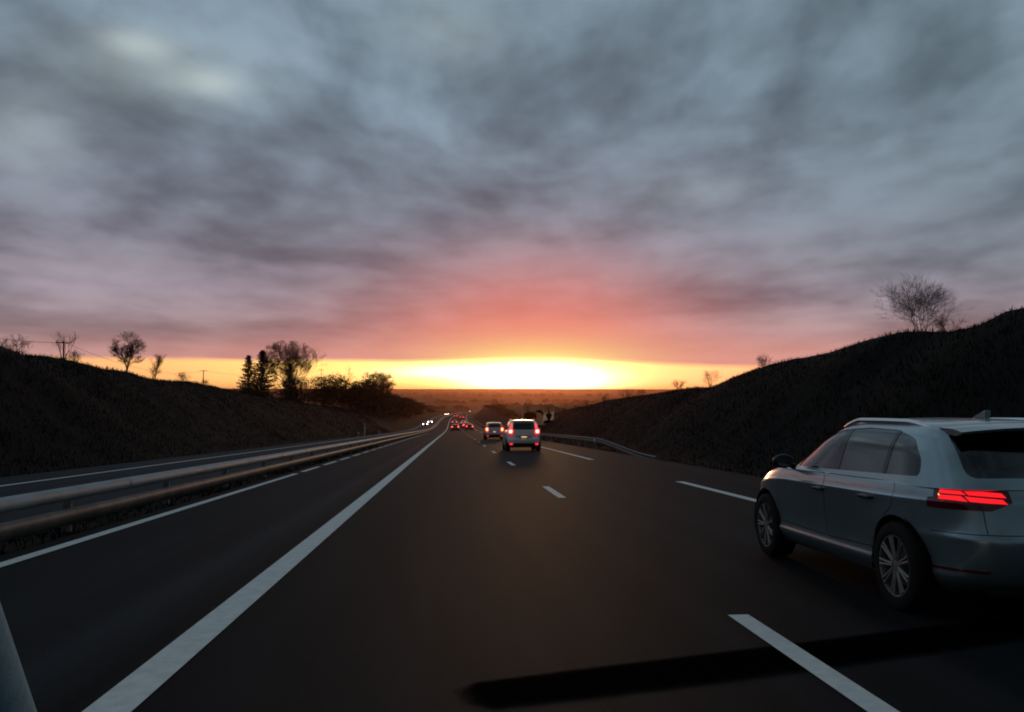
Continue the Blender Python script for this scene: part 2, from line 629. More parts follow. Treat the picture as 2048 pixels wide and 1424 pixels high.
Yr = np.concatenate([np.arange(-50, 120, 2.0), np.arange(120, 420, 5), np.arange(420, 1200, 12)])
road = tag(grid('road', np.array([-4.75, -1.9, 2.0, 5.3, 7.85]), Yr, lambda x, y: zroad(y) + 0.02, M_ASPH), kind='structure')
opp = tag(grid('opposite_carriageway', np.array([-12.0, -9, -5.75]), Yr, lambda x, y: zroad(y) + 0.02, M_ASPH2), kind='structure')


def line_strip(name, X, w, y0, y1, parent, dz=0.026, step=3.0, mat=None):
    ys = np.linspace(y0, y1, max(2, int((y1 - y0) / step) + 1))
    v = []
    for y in ys:
        c = float(cx(y)); z = float(zroad(y)) + dz
        v += [(X - w / 2 + c, y, z), (X + w / 2 + c, y, z)]
    f = [(2 * i, 2 * i + 1, 2 * i + 3, 2 * i + 2) for i in range(len(ys) - 1)]
    return mesh_obj(name, v, f, mat or M_PAINT, parent)


line_strip('edge_line', -1.64, 0.235, -12, 900, road)['label'] = 'broad solid white line along the left of the lane'
line_strip('hard_strip_line', -4.42, 0.16, -12, 25, road)
for k in range(30):
    line_strip('hard_strip_dash', -4.42, 0.16, 25.9 + 4.3 * k, 29.1 + 4.3 * k, road)
for k in range(26):
    y0 = 3.14 + 13 * k
    line_strip('lane_dash', 2.03, 0.15, y0, y0 + 3, road)
for k in range(12):
    y0 = -18.5 + 52 * k
    line_strip('edge_dash', 5.38, 0.2, y0, y0 + 39, road)
line_strip('edge_line', -10.26, 0.15, -12, 800, opp)
line_strip('edge_line', -6.15, 0.15, -12, 800, opp)

# dark slanting band painted on the lane in place of a windscreen reflection
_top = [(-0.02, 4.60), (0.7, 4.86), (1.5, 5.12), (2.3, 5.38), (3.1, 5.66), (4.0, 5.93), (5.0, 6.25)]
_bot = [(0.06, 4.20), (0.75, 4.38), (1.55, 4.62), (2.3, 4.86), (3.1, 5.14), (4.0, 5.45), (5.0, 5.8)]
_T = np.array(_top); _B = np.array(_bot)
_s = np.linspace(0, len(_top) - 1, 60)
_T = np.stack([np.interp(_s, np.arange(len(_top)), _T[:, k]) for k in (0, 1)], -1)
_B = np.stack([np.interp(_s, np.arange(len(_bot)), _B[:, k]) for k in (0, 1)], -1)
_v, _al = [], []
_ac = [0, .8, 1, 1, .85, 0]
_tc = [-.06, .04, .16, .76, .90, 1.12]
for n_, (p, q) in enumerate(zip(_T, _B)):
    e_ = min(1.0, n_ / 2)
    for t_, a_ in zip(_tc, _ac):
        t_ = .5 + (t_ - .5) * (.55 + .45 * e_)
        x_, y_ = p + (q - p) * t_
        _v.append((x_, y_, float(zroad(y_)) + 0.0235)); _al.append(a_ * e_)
patch = mesh_obj('reflection_band', _v, [(6 * i + k, 6 * i + k + 1, 6 * i + k + 7, 6 * i + k + 6) for i in range(59) for k in range(5)], None, road)
_at = patch.data.attributes.new('band_alpha', 'FLOAT', 'POINT')
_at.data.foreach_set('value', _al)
_m = bpy.data.materials.new('reflection_band')
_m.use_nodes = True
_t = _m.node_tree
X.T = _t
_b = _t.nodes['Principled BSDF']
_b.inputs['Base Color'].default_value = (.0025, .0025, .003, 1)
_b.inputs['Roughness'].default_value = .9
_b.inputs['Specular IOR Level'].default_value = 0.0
_n = _t.nodes.new('ShaderNodeAttribute'); _n.attribute_name = 'band_alpha'
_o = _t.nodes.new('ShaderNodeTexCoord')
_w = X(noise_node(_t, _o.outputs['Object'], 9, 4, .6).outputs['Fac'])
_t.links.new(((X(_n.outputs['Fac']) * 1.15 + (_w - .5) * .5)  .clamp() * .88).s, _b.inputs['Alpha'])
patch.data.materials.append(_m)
patch['label'] = 'dark slanting windscreen reflection painted across the lane in front of the camera'


# ------------------------------------------------------------------ guard rails
def sweep(name, X, prof, ys, side, mat, parent, zoff=None):
    """cross profile (out, up) swept along the road; side=+1 faces +X"""
    n = len(prof)
    v = []
    for j, y in enumerate(ys):
        c = float(cx(y)); z = float(zroad(y)); dz = zoff[j] if zoff is not None else 0
        for (o, u) in prof:
            v.append((X + side * o + c, y, z + max(u + dz, -0.1)))
    f = []
    for j in range(len(ys) - 1):
        for k in range(n - 1):
            a = j * n + k
            f.append((a, a + 1, a + n + 1, a + n))
    o = mesh_obj(name, v, f, mat, parent, smooth=True)
    o.data.set_sharp_from_angle(angle=R(50))
    return o


WB = [(0.0, 0.585), (0.03, 0.58), (0.07, 0.557), (0.092, 0.515), (0.094, 0.475), (0.075, 0.44), (0.03, 0.412), (0.0, 0.405)]
THIN = [(0.0, 0.60), (0.04, 0.592), (0.06, 0.565), (0.05, 0.53), (0.01, 0.50), (0.01, 0.46), (0.05, 0.43), (0.06, 0.40), (0.04, 0.365), (0.0, 0.355)]
SCR = [(0.02, 0.30), (0.06, 0.288), (0.085, 0.255), (0.09, 0.21), (0.07, 0.155), (0.03, 0.10), (0.0, 0.08)]
ys = np.concatenate([np.arange(-12, 120, 4), np.arange(120, 780, 8)])
gr = thing('guard_rail', 'long double-sided galvanised guard rail along the median left of the road', 'guard rail', RD(-5.1, 0))


def unparent_fix(t):
    """parts were built in world coordinates: keep them there"""
    bpy.context.view_layer.update()
    inv = t.matrix_world.inverted()
    for ch in t.children:
        ch.matrix_parent_inverse = inv


sweep('rail_beam', -5.04, WB, ys, 1, M_GALV, gr)
sweep('screen_plate', -5.05, SCR, ys, 1, pmat('dull_steel', (.13, .13, .13), .6, .4, var=.3, vscale=2), gr)
for k in range(40):
    y = -6.2 + 4 * k
    sweep('splice', -5.034, WB, [y, y + .32], 1, M_GALV, gr)
_pm = None
for k in range(85):
    y = -8 + 4 * k
    if _pm is None:
        bm = bmesh.new()
        box(bm, -0.05, 0.05, -0.03, 0.03, -0.1, 0.565)
        p = bm_obj('post', bm, M_POST, gr, smooth=False)
        _pm = p.data
    else:
        p = link(bpy.data.objects.new('post', _pm), gr)
    p.location = RD(-5.12, y)
unparent_fix(gr)

gr2 = thing('guard_rail', 'low grey guard rail ramping out of the ground at the foot of the right bank', 'guard rail', RD(8.5, 60))
ys = np.concatenate([np.arange(36, 60, 1.5), np.arange(60, 120, 4), np.arange(120, 330, 8)])
sweep('rail_beam', 8.5, THIN, ys, -1, pmat('dull_steel', (.16, .16, .16), .6, .4, var=.3, vscale=2), gr2, zoff=[-0.55 * (1 - float(sstep(36, 52, y))) for y in ys])
for k in range(58):
    y = 52 + 4 * k
    p = link(bpy.data.objects.new('post', _pm), gr2)
    p.location = RD(8.56, y)
bm = bmesh.new()
box(bm, 8.36, 8.42, 51.3, 51.55, 0.34, 0.54, 0.01)
o = bm_obj('reflector', bm, pmat('white_reflector', (0.9, 0.9, 0.86), 0.2), gr2)
o.location.z = float(zroad(51.4))
unparent_fix(gr2)


# ------------------------------------------------------------------ vegetation
def segs_mesh(name, segs, mat, parent, sides=4):
    """segs: array rows p0(3) p1(3) r0 r1"""
    s = np.array(segs, float)
    p0, p1, r0, r1 = s[:, 0:3], s[:, 3:6], s[:, 6], s[:, 7]
    d = p1 - p0
    d /= np.maximum(np.linalg.norm(d, axis=1, keepdims=True), 1e-6)
    ref = np.where(np.abs(d[:, 2:3]) > 0.9, np.array([[1.0, 0, 0]]), np.array([[0, 0, 1.0]]))
    a = np.cross(d, ref); a /= np.linalg.norm(a, axis=1, keepdims=True)
    b = np.cross(a, d)
    n = len(s)
    V = np.empty((n, 2, sides, 3))
    for k in range(sides):
        c, t = math.cos(2 * math.pi * k / sides), math.sin(2 * math.pi * k / sides)
        V[:, 0, k] = p0 + (a * c + b * t) * r0[:, None]
        V[:, 1, k] = p1 + (a * c + b * t) * r1[:, None]
    base = (np.arange(n) * 2 * sides)[:, None]
    F = [base + np.array([k, (k + 1) % sides, sides + (k + 1) % sides, sides + k]) for k in range(sides)]
    F = np.stack(F, 1).reshape(-1, 4)
    return mesh_obj(name, V.reshape(-1, 3), F, mat, parent, smooth=True)


def tris_mesh(name, P, size, mat, parent, rng, aspect=0.5, updir=None, spread=1.0):
    """leaf-sized triangles at points P"""
    n = len(P)
    a = rng.normal(size=(n, 3))
    if updir is not None:
        a = a * spread + np.array(updir)
    a /= np.linalg.norm(a, axis=1, keepdims=True)
    b = np.cross(a, rng.normal(size=(n, 3)))
    b /= np.maximum(np.linalg.norm(b, axis=1, keepdims=True), 1e-6)
    L = (size * rng.uniform(0.6, 1.4, n))[:, None]
    V = np.stack([P - b * L * aspect * 0.5, P + b * L * aspect * 0.5, P + a * L], 1).reshape(-1, 3)
    F = np.arange(n * 3).reshape(-1, 3)
    return mesh_obj(name, V, F, mat, parent)


def bare_tree(name, label, loc, H, spread, seed, levels=5, top=None, dome=None, trunk_r=None, group=None, cat='tree', clear=0.25, kids=3, up=0.25, twig=0.010, stems=1):
    rng = random.Random(seed)
    tr, cr = [], []
    trunk_r = trunk_r or H * 0.022

    def grow(p, d, L, r, lv):
        n = 3 if lv < 2 else 2
        q = p
        pts = []
        for i in range(n):
            d = (d + Vector((rng.gauss(0, .16), rng.gauss(0, .16), rng.gauss(0, .12) + (up * 0.25 if lv > 0 else 0.1)))).normalized()
            e = q + d * (L / n)
            ra = r * (1 - 0.45 * i / n); rb = r * (1 - 0.45 * (i + 1) / n)
            (tr if lv < 1 else cr).append((*q, *e, max(ra, twig), max(rb, twig)))
            q = e
            pts.append((q, d, rb))
        if lv >= levels: return
        for (c, dd, rb) in pts:
            last = c is pts[-1][0]
            if not last and lv == 0 and (c - p).length < L * 0.45: continue
            m = kids if last else max(1, kids - 1)
            for _ in range(m):
                ax = Vector((rng.gauss(0, 1), rng.gauss(0, 1), rng.gauss(0, .35)))
                ax = (ax - dd * ax.dot(dd)).normalized()
                ang = rng.uniform(0.35, 0.95) * spread
                nd = (dd * math.cos(ang) + ax * math.sin(ang) + Vector((0, 0, up * 0.35))).normalized()
                grow(c, nd, L * rng.uniform(0.52, 0.74) * (1.25 if lv == 0 and spread > 0.9 else 1.0), rb * rng.uniform(0.55, 0.72), lv + 1)

    for s in range(stems):
        d0 = Vector((rng.gauss(0, .1 if stems == 1 else .4), rng.gauss(0, .1 if stems == 1 else .4), 1)).normalized()
        grow(Vector((0, 0, -0.2)), d0, H * (0.36 if spread > .7 else .45), trunk_r, 0)
    zmax = max(s[5] for s in cr)
    k = H / zmax
    if top: k = top * H / (sum(s[5] for s in cr) / len(cr))
    tr = [tuple(v * k for v in s[:6]) + s[6:] for s in tr]
    cr = [tuple(v * k for v in s[:6]) + s[6:] for s in cr]
    if dome:
        cz, rx, rz = dome
        mx_ = sum(s[3] for s in cr) / len(cr); my_ = sum(s[4] for s in cr) / len(cr)
        cr = [s[:0] + tuple(v - (mx_ if i in (0, 3) else my_ if i in (1, 4) else 0) * min(1, max(0, (s[2 if i < 3 else 5]) / cz)) for i, v in enumerate(s[:6])) + s[6:] for s in cr]
        cr = [s for s in cr if ((s[3] ** 2 + s[4] ** 2) / (rx * rx) + ((s[5] - cz) / rz) ** 2 < 1 if s[5] > cz else math.hypot(s[3], s[4]) < rx * max(.15, (s[5] / cz)) ** .8)]
    t = thing(name, label, cat, loc, (0, 0, rng.uniform(0, 6)), group)
    segs_mesh('trunk', tr, M_BARK, t, 6)
    segs_mesh('crown', cr, M_TWIG, t, 3)
    return t


def conifer(label, loc, H, seed, width=0.22):
    rng = np.random.default_rng(seed)
    t = thing('conifer', label, 'conifer', loc, (0, 0, rng.uniform(0, 6)))
    segs_mesh('trunk', [(0, 0, -0.2, 0, 0, H * 0.5, H * 0.018, H * 0.010), (0, 0, H * 0.5, 0, 0, H, H * 0.010, 0.01)], M_BARK, t, 6)
    P, A = [], []
    segs = []
    z = H * 0.06
    while z < H * 0.985:
        f = 1 - z / H
        L0 = H * width * (f ** 0.72) + 0.10
        nb = 9
        for k in range(nb):
            a = 2 * math.pi * (k + rng.uniform(-.3, .3)) / nb + z * 2.1
            L = L0 * rng.uniform(0.45, 1.2)
            droop = rng.uniform(0.05, 0.32)
            dirv = np.array([math.cos(a), math.sin(a), 0])
            prev = np.array([0, 0, z])
            m = 5
            for j in range(1, m + 1):
                s = j / m
                q = np.array([0, 0, z]) + dirv * L * s + np.array([0, 0, -droop * L * s + 0.30 * L * s * s])
                segs.append((*prev, *q, 0.02, 0.012))
                cnt = max(4, int(15 * L / (H * width)))
                w = L * 0.13 * (1.1 - s) + 0.05
                pts = prev + (q - prev) * rng.uniform(0, 1, (cnt, 1)) + rng.normal(size=(cnt, 3)) * np.array([w, w, w * 0.35]) * 0.8
                pts[:, 2] -= np.abs(rng.normal(size=cnt)) * 0.05
                P.append(pts)
                prev = q
        z += 0.22 + 0.30 * f * H / 12
    segs_mesh('branches', segs, M_BARK, t, 3)
    P = np.concatenate(P)
    tris_mesh('foliage', P, 0.26 * H / 9, M_NEEDLE, t, rng, 0.45, updir=(0, 0, -0.25))
    return t


def lobes_points(rng, n, lobes):
    out = []
    w = np.array([l[3] * l[4] * l[5] for l in lobes]); w = w / w.sum()
    for l, k in zip(lobes, w):
        m = int(n * k) + 8
        v = rng.normal(size=(m, 3)); v /= np.linalg.norm(v, axis=1, keepdims=True)
        r = rng.uniform(0.25, 1, (m, 1)) ** 0.45
        r = r * (1 + 0.22 * np.sin(v[:, :1] * 5 + l[0]) * np.cos(v[:, 2:] * 6 + l[1]))
        out.append(np.array(l[:3]) + v * r * np.array(l[3:6]))
    return np.concatenate(out)


def bushy(name, label, loc, H, Wd, seed, n=5000, cat='tree', group=None, size=0.16, twigs=True):
    rng = np.random.default_rng(seed)
    t = thing(name, label, cat, loc, (0, 0, 0), group)
    lobes = []
    for k in range(9):
        a = rng.uniform(0, 6.28); rr = rng.uniform(0, Wd * 0.32)
        s = rng.uniform(0.16, 0.30)
        lobes.append((rr * math.cos(a), rr * math.sin(a), H * rng.uniform(0.25, 0.84), Wd * s, Wd * s, H * rng.uniform(.12, .2)))
    lobes.append((0, 0, H * 0.3, Wd * .42, Wd * .42, H * .3))
    P = lobes_points(rng, n, lobes)
    P = P[P[:, 2] > -0.1]
    segs = [(0, 0, -.2, 0, 0, H * .6, H * .02, H * .01)]
    segs_mesh('trunk', segs, M_BARK, t, 6)
    tris_mesh('crown', P, size, M_LEAF, t, rng, 0.7)
    if twigs:
        q = []
        for k in range(240):
            p = P[rng.integers(len(P))]
            d = rng.normal(size=3) * 0.35 + np.array([0, 0, 0.8]); d /= np.linalg.norm(d)
            L = H * rng.uniform(0.05, 0.17)
            e = p + d * L
            q.append((*p, *e, 0.014, 0.006))
            for _ in range(2):
                d2 = d + rng.normal(size=3) * 0.4
                q.append((*(p + d * L * .5), *(p + d * L * .5 + d2 * L * .45), 0.009, 0.005))
        tag(segs_mesh('twigs', q, M_TWIG, t, 3), kind='stuff')
    return t


# left bank, near to far
bare_tree('shrub', 'small leafless shrub at the far left on the crest of the left bank', W(-22.5, 46.5), 1.1, 1.0, 3, 4, cat='shrub', kids=2, stems=5, twig=.004)
bare_tree('sapling', 'slim upright leafless sapling on the left bank beside the first utility pole', W(-22.6, 52.0), 1.75, 0.5, 11, 4, cat='tree', stems=2, kids=2, twig=.004)
bare_tree('shrub', 'leafless shrub at the foot of the slim sapling on the left bank', W(-22.6, 53.6), 1.0, 1.0, 5, 4, cat='shrub', kids=2, stems=5, twig=.0035)
bare_tree('bare_tree', 'round leafless tree standing alone on the crest of the left bank', W(-27.2, 74.5), 4.8, .95, 23, 5, stems=1, kids=3, twig=.0055, up=.14, trunk_r=.10, dome=(2.9, 1.75, 1.5))
bare_tree('shrub', 'low leafless bush right of the lone round tree on the left bank', W(-22.3, 66.5), 1.25, 1.0, 8, 4, cat='shrub', kids=2, stems=4, twig=.0035)
bare_tree('sapling', 'thin leafless sapling rising above the low bush right of the lone round tree', W(-24.5, 72.8), 2.5, 0.5, 9, 4, stems=1, twig=.0035)
bare_tree('shrub', 'wide low leafless thicket halfway between the lone round tree and the conifers', W(-22.3, 73.5), 0.9, 1.1, 14, 4, cat='shrub', kids=2, stems=6, twig=.0035)
bare_tree('shrub', 'small leafless bush at the foot of the second utility pole', W(-22.4, 79.5), 0.75, 1.0, 15, 4, cat='shrub', kids=2, stems=5, twig=.0035)
conifer('left and shorter conifer of the pair on the left bank', W(-29.4, 127), 6.9, 1, 0.36)
conifer('taller right-hand conifer of the pair on the left bank', W(-27.7, 128), 7.8, 2, 0.36)
conifer('single narrow conifer in front of the big domed leafless tree', W(-27.6, 149), 7.4, 4, 0.28)
bare_tree('bare_tree', 'biggest leafless tree, wide domed crown, behind the conifer', W(-30.0, 160), 13.2, 1.0, 33, 6, kids=3, twig=.009, trunk_r=.22, up=.2, dome=(9.4, 5.0, 3.2))
bare_tree('bare_tree', 'tall leafless tree with an open crown just right of the domed tree', W(-27.2, 160), 11.2, .8, 34, 6, kids=2, twig=.007, trunk_r=.15, up=.3)
bare_tree('bare_tree', 'pale thin leafless tree beside the third utility pole', W(-24.5, 166), 8.0, .75, 35, 6, kids=2, twig=.006, trunk_r=.09, up=.3)
bushy('ivy_tree', 'broad dark ivy-covered tree left of the cluster nearest the road bend', W(-23.5, 172), 6.9, 8.5, 51, 7000, size=.24)
bushy('ivy_tree', 'dark ivy-covered tree with spiky twigs in the middle of the cluster', W(-22.6, 197), 8.0, 8.0, 52, 7000, size=.26)
bare_tree('bare_tree', 'leafless spreading tree on the right edge of the dark cluster', W(-22.0, 230), 10.6, 1.1, 53, 6, kids=3, twig=.010, trunk_r=.16)
bushy('ivy_tree', 'squat dark ivy-covered tree under the spreading leafless tree', W(-21.3, 224), 8.6, 8.0, 54, 7000, size=.28)
bushy('bush', 'dense dark bush at the foot of the conifer pair', W(-28.3, 124), 3.0, 7.5, 55, 5000, 'bush')
bushy('bush', 'dense dark bush under the domed leafless tree', W(-25.5, 143), 4.7, 8.5, 56, 7000, 'bush')
bushy('bush', 'dense dark bush between the third utility pole and the ivy trees', W(-23.0, 156), 5.6, 8, 57, 7000, 'bush')
_rng = random.Random(4)
for k in range(16):
    y = 205 + k * 22 + _rng.uniform(-6, 6)
    t = bare_tree('scrub_tree', 'leafless scrub tree in the row along the left bank towards the bend', W(-20.5 - _rng.uniform(0, 6), y), _rng.uniform(6.6, 8.2) * (1 - max(0, y - 300) / 420), 1.1, 70 + k, 4, kids=3, twig=.014,
                  group='scrub trees along the left bank', stems=3, trunk_r=.1)
for k in range(14):
    y = 205 + k * 25 + _rng.uniform(-6, 6)
    bushy('scrub_bush', 'dark scrub bush in the row along the left bank towards the bend', W(-15.5 - _rng.uniform(0, 6), y), _rng.uniform(5.6, 7.2) * (1 - max(0, y - 300) / 420), 10, 90 + k, 3000, 'bush', 'scrub bushes along the left bank', .3, False)

# right bank
bare_tree('bare_tree', 'leafless hazy-crowned tree on the crest of the right bank above the silver car', W(18.6, 33.2), 2.7, 1.1, 41, 4, kids=3, twig=.0017, trunk_r=.018, stems=6)
bare_tree('shrub', 'low leafless shrub right of the tree above the silver car', W(17.2, 29.3), 0.9, 1.1, 42, 4, cat='shrub', kids=2, stems=5, twig=.0028)
bare_tree('shrub', 'wispy leafless shrub in the dip of the right bank crest', W(17.3, 57.5), 1.25, .9, 44, 4, cat='shrub', kids=2, stems=4, twig=.0035)
bare_tree('shrub', 'leafless bush above the step in the right bank crest', W(17.0, 46.5), .75, 1.1, 45, 4, cat='shrub', kids=2, stems=5, twig=.0035)
for k in range(9):
    y = 64 + k * 11 + _rng.uniform(-3, 3)
    bare_tree('scrub_shrub', 'small leafless scrub shrub in the row on the right bank crest', W(17 + _rng.uniform(-.6, 1.2), y), _rng.uniform(.7, 1.3), 1.1, 120 + k, 4, cat='shrub', kids=2, stems=4, twig=.004,
              group='scrub along the right bank crest')
for k in range(7):
    y = 300 + k * 45
    bushy('scrub_bush', 'dark scrub bush on the right bank where the road bends', W(19 + _rng.uniform(-3, 6), y), _rng.uniform(1.5, 2.5), 8, 140 + k, 1200, 'bush', 'scrub bushes at the bend on the right', .35, False)


def grass(name, n, xr, yr, h, seed, dens=None, label=None, wid=0.012):
    rng = np.random.default_rng(seed)
    Y = yr[0] + (yr[1] - yr[0]) * rng.uniform(0, 1, n) ** 1.7
    Xx = rng.uniform(xr[0], xr[1], n)
    # gather in tufts
    tu = vnoise(Xx * 1.3, Y * 1.3, seed)
    keep = tu + rng.uniform(-.5, .5, n) > -0.22
    Xx, Y = Xx[keep], Y[keep]
    m = len(Y)
    Z = ground_z(Xx, Y)
    hh = h * rng.uniform(0.4, 1.5, m) * (1 + 0.8 * vnoise(Xx * .4, Y * .4, seed + 3))
    wv = wid * rng.uniform(.6, 1.6, m) * (1 + Y / 140)
    a = rng.uniform(0, 6.283, m)
    lean = rng.uniform(.1, .75, m) * hh
    la = rng.uniform(0, 6.283, m)
    bx, by = Xx + cx(Y), Y
    P0 = np.stack([bx - np.cos(a) * wv, by - np.sin(a) * wv, Z - .03], -1)
    P1 = np.stack([bx + np.cos(a) * wv, by + np.sin(a) * wv, Z - .03], -1)
    P2 = np.stack([bx + np.cos(la) * lean, by + np.sin(la) * lean, Z + hh], -1)
    V = np.stack([P0, P1, P2], 1).reshape(-1, 3)
    return tag(mesh_obj(name, V, np.arange(m * 3).reshape(-1, 3), M_GRASS), label, 'grass', kind='stuff')


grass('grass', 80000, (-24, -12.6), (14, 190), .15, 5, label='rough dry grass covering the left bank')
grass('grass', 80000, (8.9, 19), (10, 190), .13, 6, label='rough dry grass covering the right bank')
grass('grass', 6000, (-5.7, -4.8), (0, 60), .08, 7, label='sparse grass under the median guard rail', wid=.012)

# far woods: a broken line of small crowns in the valley
rng = np.random.default_rng(12)
Pw = []
for (yy, x0, x1, cnt, hh) in ((1150, -200, 320, 70, 6), (1700, -420, 620, 90, 7), (2600, -700, 900, 110, 8), (3600, -1000, 1300, 130, 9), (5200, -1600, 2100, 150, 10)):
    xx = rng.uniform(x0, x1, cnt)
    yyv = yy + rng.uniform(-60, 60, cnt) + 80 * np.sin(xx * .01)
    g = vnoise(xx * .02, yyv * .01, 5) > -.12
    for xw, yw in zip(xx[g], yyv[g]):
        k = 110
        h = hh * rng.uniform(.5, 1.2)
        v = rng.normal(size=(k, 3)); v /= np.linalg.norm(v, axis=1, keepdims=True)
        z0 = float(ground_z(xw, yw))
        Pw.append(np.array([xw + float(cx(yw)), yw, z0 + h * .45]) + v * rng.uniform(.4, 1, (k, 1)) * np.array([h * 1.1, h * .8, h * .55]))
tag(tris_mesh('far_woods', np.concatenate(Pw), 2.2, M_LEAF, None, rng, .9), 'broken lines of hedges and woods in the hazy valley', 'woods', kind='stuff')


# ------------------------------------------------------------------ utility poles, markers, billboard
def utility_pole(loc, H, label, rz=0.0, arms=1):
    t = thing('utility_pole', label, 'utility pole', loc, (0, 0, rz), 'utility poles behind the left bank')
    bm = bmesh.new(); tube(bm, [(0, 0, -.5), (0, 0, H)], [.17, .12], 10); bm_obj('pole', bm, M_WOOD, t)
    for k in range(arms):
        bm = bmesh.new(); box(bm, -1.1, 1.1, -.06, .06, H - .35 - .7 * k, H - .22 - .7 * k); bm_obj('crossarm', bm, M_WOOD, t, smooth=False)
        for x in (-1.0, 0.45, 1.0):
            bm = bmesh.new(); tube(bm, [(x, 0, H - .22 - .7 * k), (x, 0, H + .02 - .7 * k)], [.05, .035], 8); bm_obj('insulator', bm, M_BLACK, t)
    return t


P0 = W(-52, 75); P1 = W(-60, 138); P2 = W(-76, 270); P3 = W(-63, 415)
top = lambda p, z: Vector((p[0], p[1], z))
Z0, Z1, Z2, Z3 = 9.2, 9.3, 8.2, 12.3
utility_pole(P0, Z0 - P0[2], 'wooden utility pole just outside the left edge carrying the wire', .2)
utility_pole(P1, Z1 - P1[2], 'first wooden utility pole on the left bank holding the sagging wire', .2)
utility_pole(P2, Z2 - P2[2], 'utility pole with one crossarm in the yellow sky left of the conifer pair', .1)
utility_pole(P3, Z3 - P3[2], 'utility pole with a wide crossarm right of the leafless trees', .0)
for (a, b, sag, lab) in ((top(P0, Z0 - .2), top(P1, Z1 - .2), 1.0, 'sagging wire running out of the picture from the first utility pole'),
                         (top(P1, Z1 - .2), top(P2, Z2 - .2), 2.4, 'sagging wire from the first to the second utility pole'),
                         (top(P2, Z2 - .2), top(P3, Z3 - .2), 2.5, 'wire from the second to the third utility pole')):
    bm = bmesh.new()
    pts = [a.lerp(b, i / 24) - Vector((0, 0, 4 * sag * (i / 24) * (1 - i / 24))) for i in range(25)]
    tube(bm, pts, .028, 5)
    tag(bm_obj('power_wire', bm, M_BLACK), lab, 'wire', 'wires on the utility poles')

M_WHITE = pmat('white_plastic', (.7, .7, .68), .5)


def marker(loc, H, label):
    t = thing('marker_post', label, 'marker post', loc, group='white marker posts by the opposite carriageway')
    bm = bmesh.new(); box(bm, -.09, .09, -.05, .05, -.1, H, .02); bm_obj('post', bm, M_WHITE, t)
    bm = bmesh.new(); box(bm, -.094, .094, -.054, .054, H - .35, H - .18); bm_obj('dark_band', bm, M_BLACK, t, smooth=False)
    return t


marker(W(-12.6, 125), 1.75, 'tall white marker post at the foot of the left bank')
marker(W(-12.5, 116), .55, 'short white marker post left of the tall one')
marker(W(-12.4, 147), .6, 'short white marker post right of the tall one')

# billboard with a brown picture
bx0, by0, bz0 = W(11.75, 120)
bb = thing('billboard', 'brown picture billboard on posts on the right bank behind the white people carrier', 'billboard', (bx0, by0, bz0), (0, 0, R(4)))
zb = (1.38 - (848 - 785) / 1735 * 120) - bz0
BW, BH = 4.36, 2.6
M_BBF = pmat('billboard_frame', (.55, .45, .34), .5)


def vinyl(name, col):
    m = bpy.data.materials.new(name)
    m.use_nodes = True
    T = m.node_tree
    T.nodes.clear()
    o_ = T.nodes.new('ShaderNodeOutputMaterial')
    mx = T.nodes.new('ShaderNodeMixShader'); mx.inputs[0].default_value = .78
    df = T.nodes.new('ShaderNodeBsdfDiffuse'); tl = T.nodes.new('ShaderNodeBsdfTranslucent')
    tc_ = T.nodes.new('ShaderNodeTexCoord')
    n_ = noise_node(T, tc_.outputs['Object'], 1.6, 3)
    X.T = T
    cc = mixc(T, X(n_.outputs['Fac']).step(.3, .7), tuple(k * .8 for k in col) + (1,), tuple(col) + (1,))
    for q in (df, tl): T.links.new(cc, q.inputs[0])
    T.links.new(df.outputs[0], mx.inputs[1]); T.links.new(tl.outputs[0], mx.inputs[2]); T.links.new(mx.outputs[0], o_.inputs[0])
    return m


M_BB1 = vinyl('print_tan', (.46, .24, .13))
M_BB2 = vinyl('print_cream', (.88, .74, .46))
M_BB3 = vinyl('print_dark_brown', (.02, .010, .007))
M_BB4 = vinyl('print_mid_brown', (.12, .06, .035))
for x in (-1.5, 1.5):
    bm = bmesh.new(); box(bm, x - .09, x + .09, .08, .26, -.5, zb + BH - .1); bm_obj('post', bm, M_POST, bb, smooth=False)
h = BW / 2
for (a, b, c, d) in ((-h - .06, h + .06, zb - .16, zb), (-h - .06, h + .06, zb + BH, zb + BH + .06), (-h - .06, -h, zb, zb + BH), (h, h + .06, zb, zb + BH)):
    bm = bmesh.new(); box(bm, a, b, -.03, .09, c, d); bm_obj('frame', bm, M_BBF, bb, smooth=False)


def art(name, poly, mat, y):
    v = [(-h + p[0] * BW, -y, zb + (1 - p[1]) * BH) for p in poly]
    return mesh_obj(name, v, [tuple(range(len(v)))], mat, bb)


# left picture (cream pillar strip, dark mound, dark arch) and right picture (urn with a spire on a mound), tiled side by side
art('picture', [(0, 0), (.672, 0), (.668, .5), (.62, 1), (0, 1)], M_BB1, 0)
art('picture', [(.672, 0), (1, 0), (1, 1), (.62, 1), (.668, .5)], M_BB2, 0)
art('picture', [(.674, .005), (.995, .005), (.995, .30), (.90, .42), (.80, .34), (.670, .5)], vinyl('print_rose', (.55, .30, .20)), .006)
art('picture', [(.826, .07), (.842, .07), (.848, .30), (.875, .42), (.93, .47), (.945, .55), (.915, .66), (.885, .76), (.80, .76), (.765, .64), (.74, .56), (.75, .47), (.80, .42), (.82, .30)], M_BB3, .011)
art('picture', [(.65, .99), (.645, .88), (.72, .83), (.80, .80), (.82, .76), (.87, .76), (.89, .80), (.95, .83), (.99, .88), (.99, .99)], M_BB3, .016)
art('picture', [(.02, .92), (.03, .45), (.14, .38), (.28, .36), (.42, .42), (.45, .6), (.43, .78), (.40, .92)], M_BB4, .006)
art('picture', [(.40, .36), (.46, .28), (.54, .25), (.61, .31), (.66, .43), (.67, .55), (.635, .55), (.60, .45), (.53, .41), (.46, .38), (.41, .41)], M_BB3, .011)
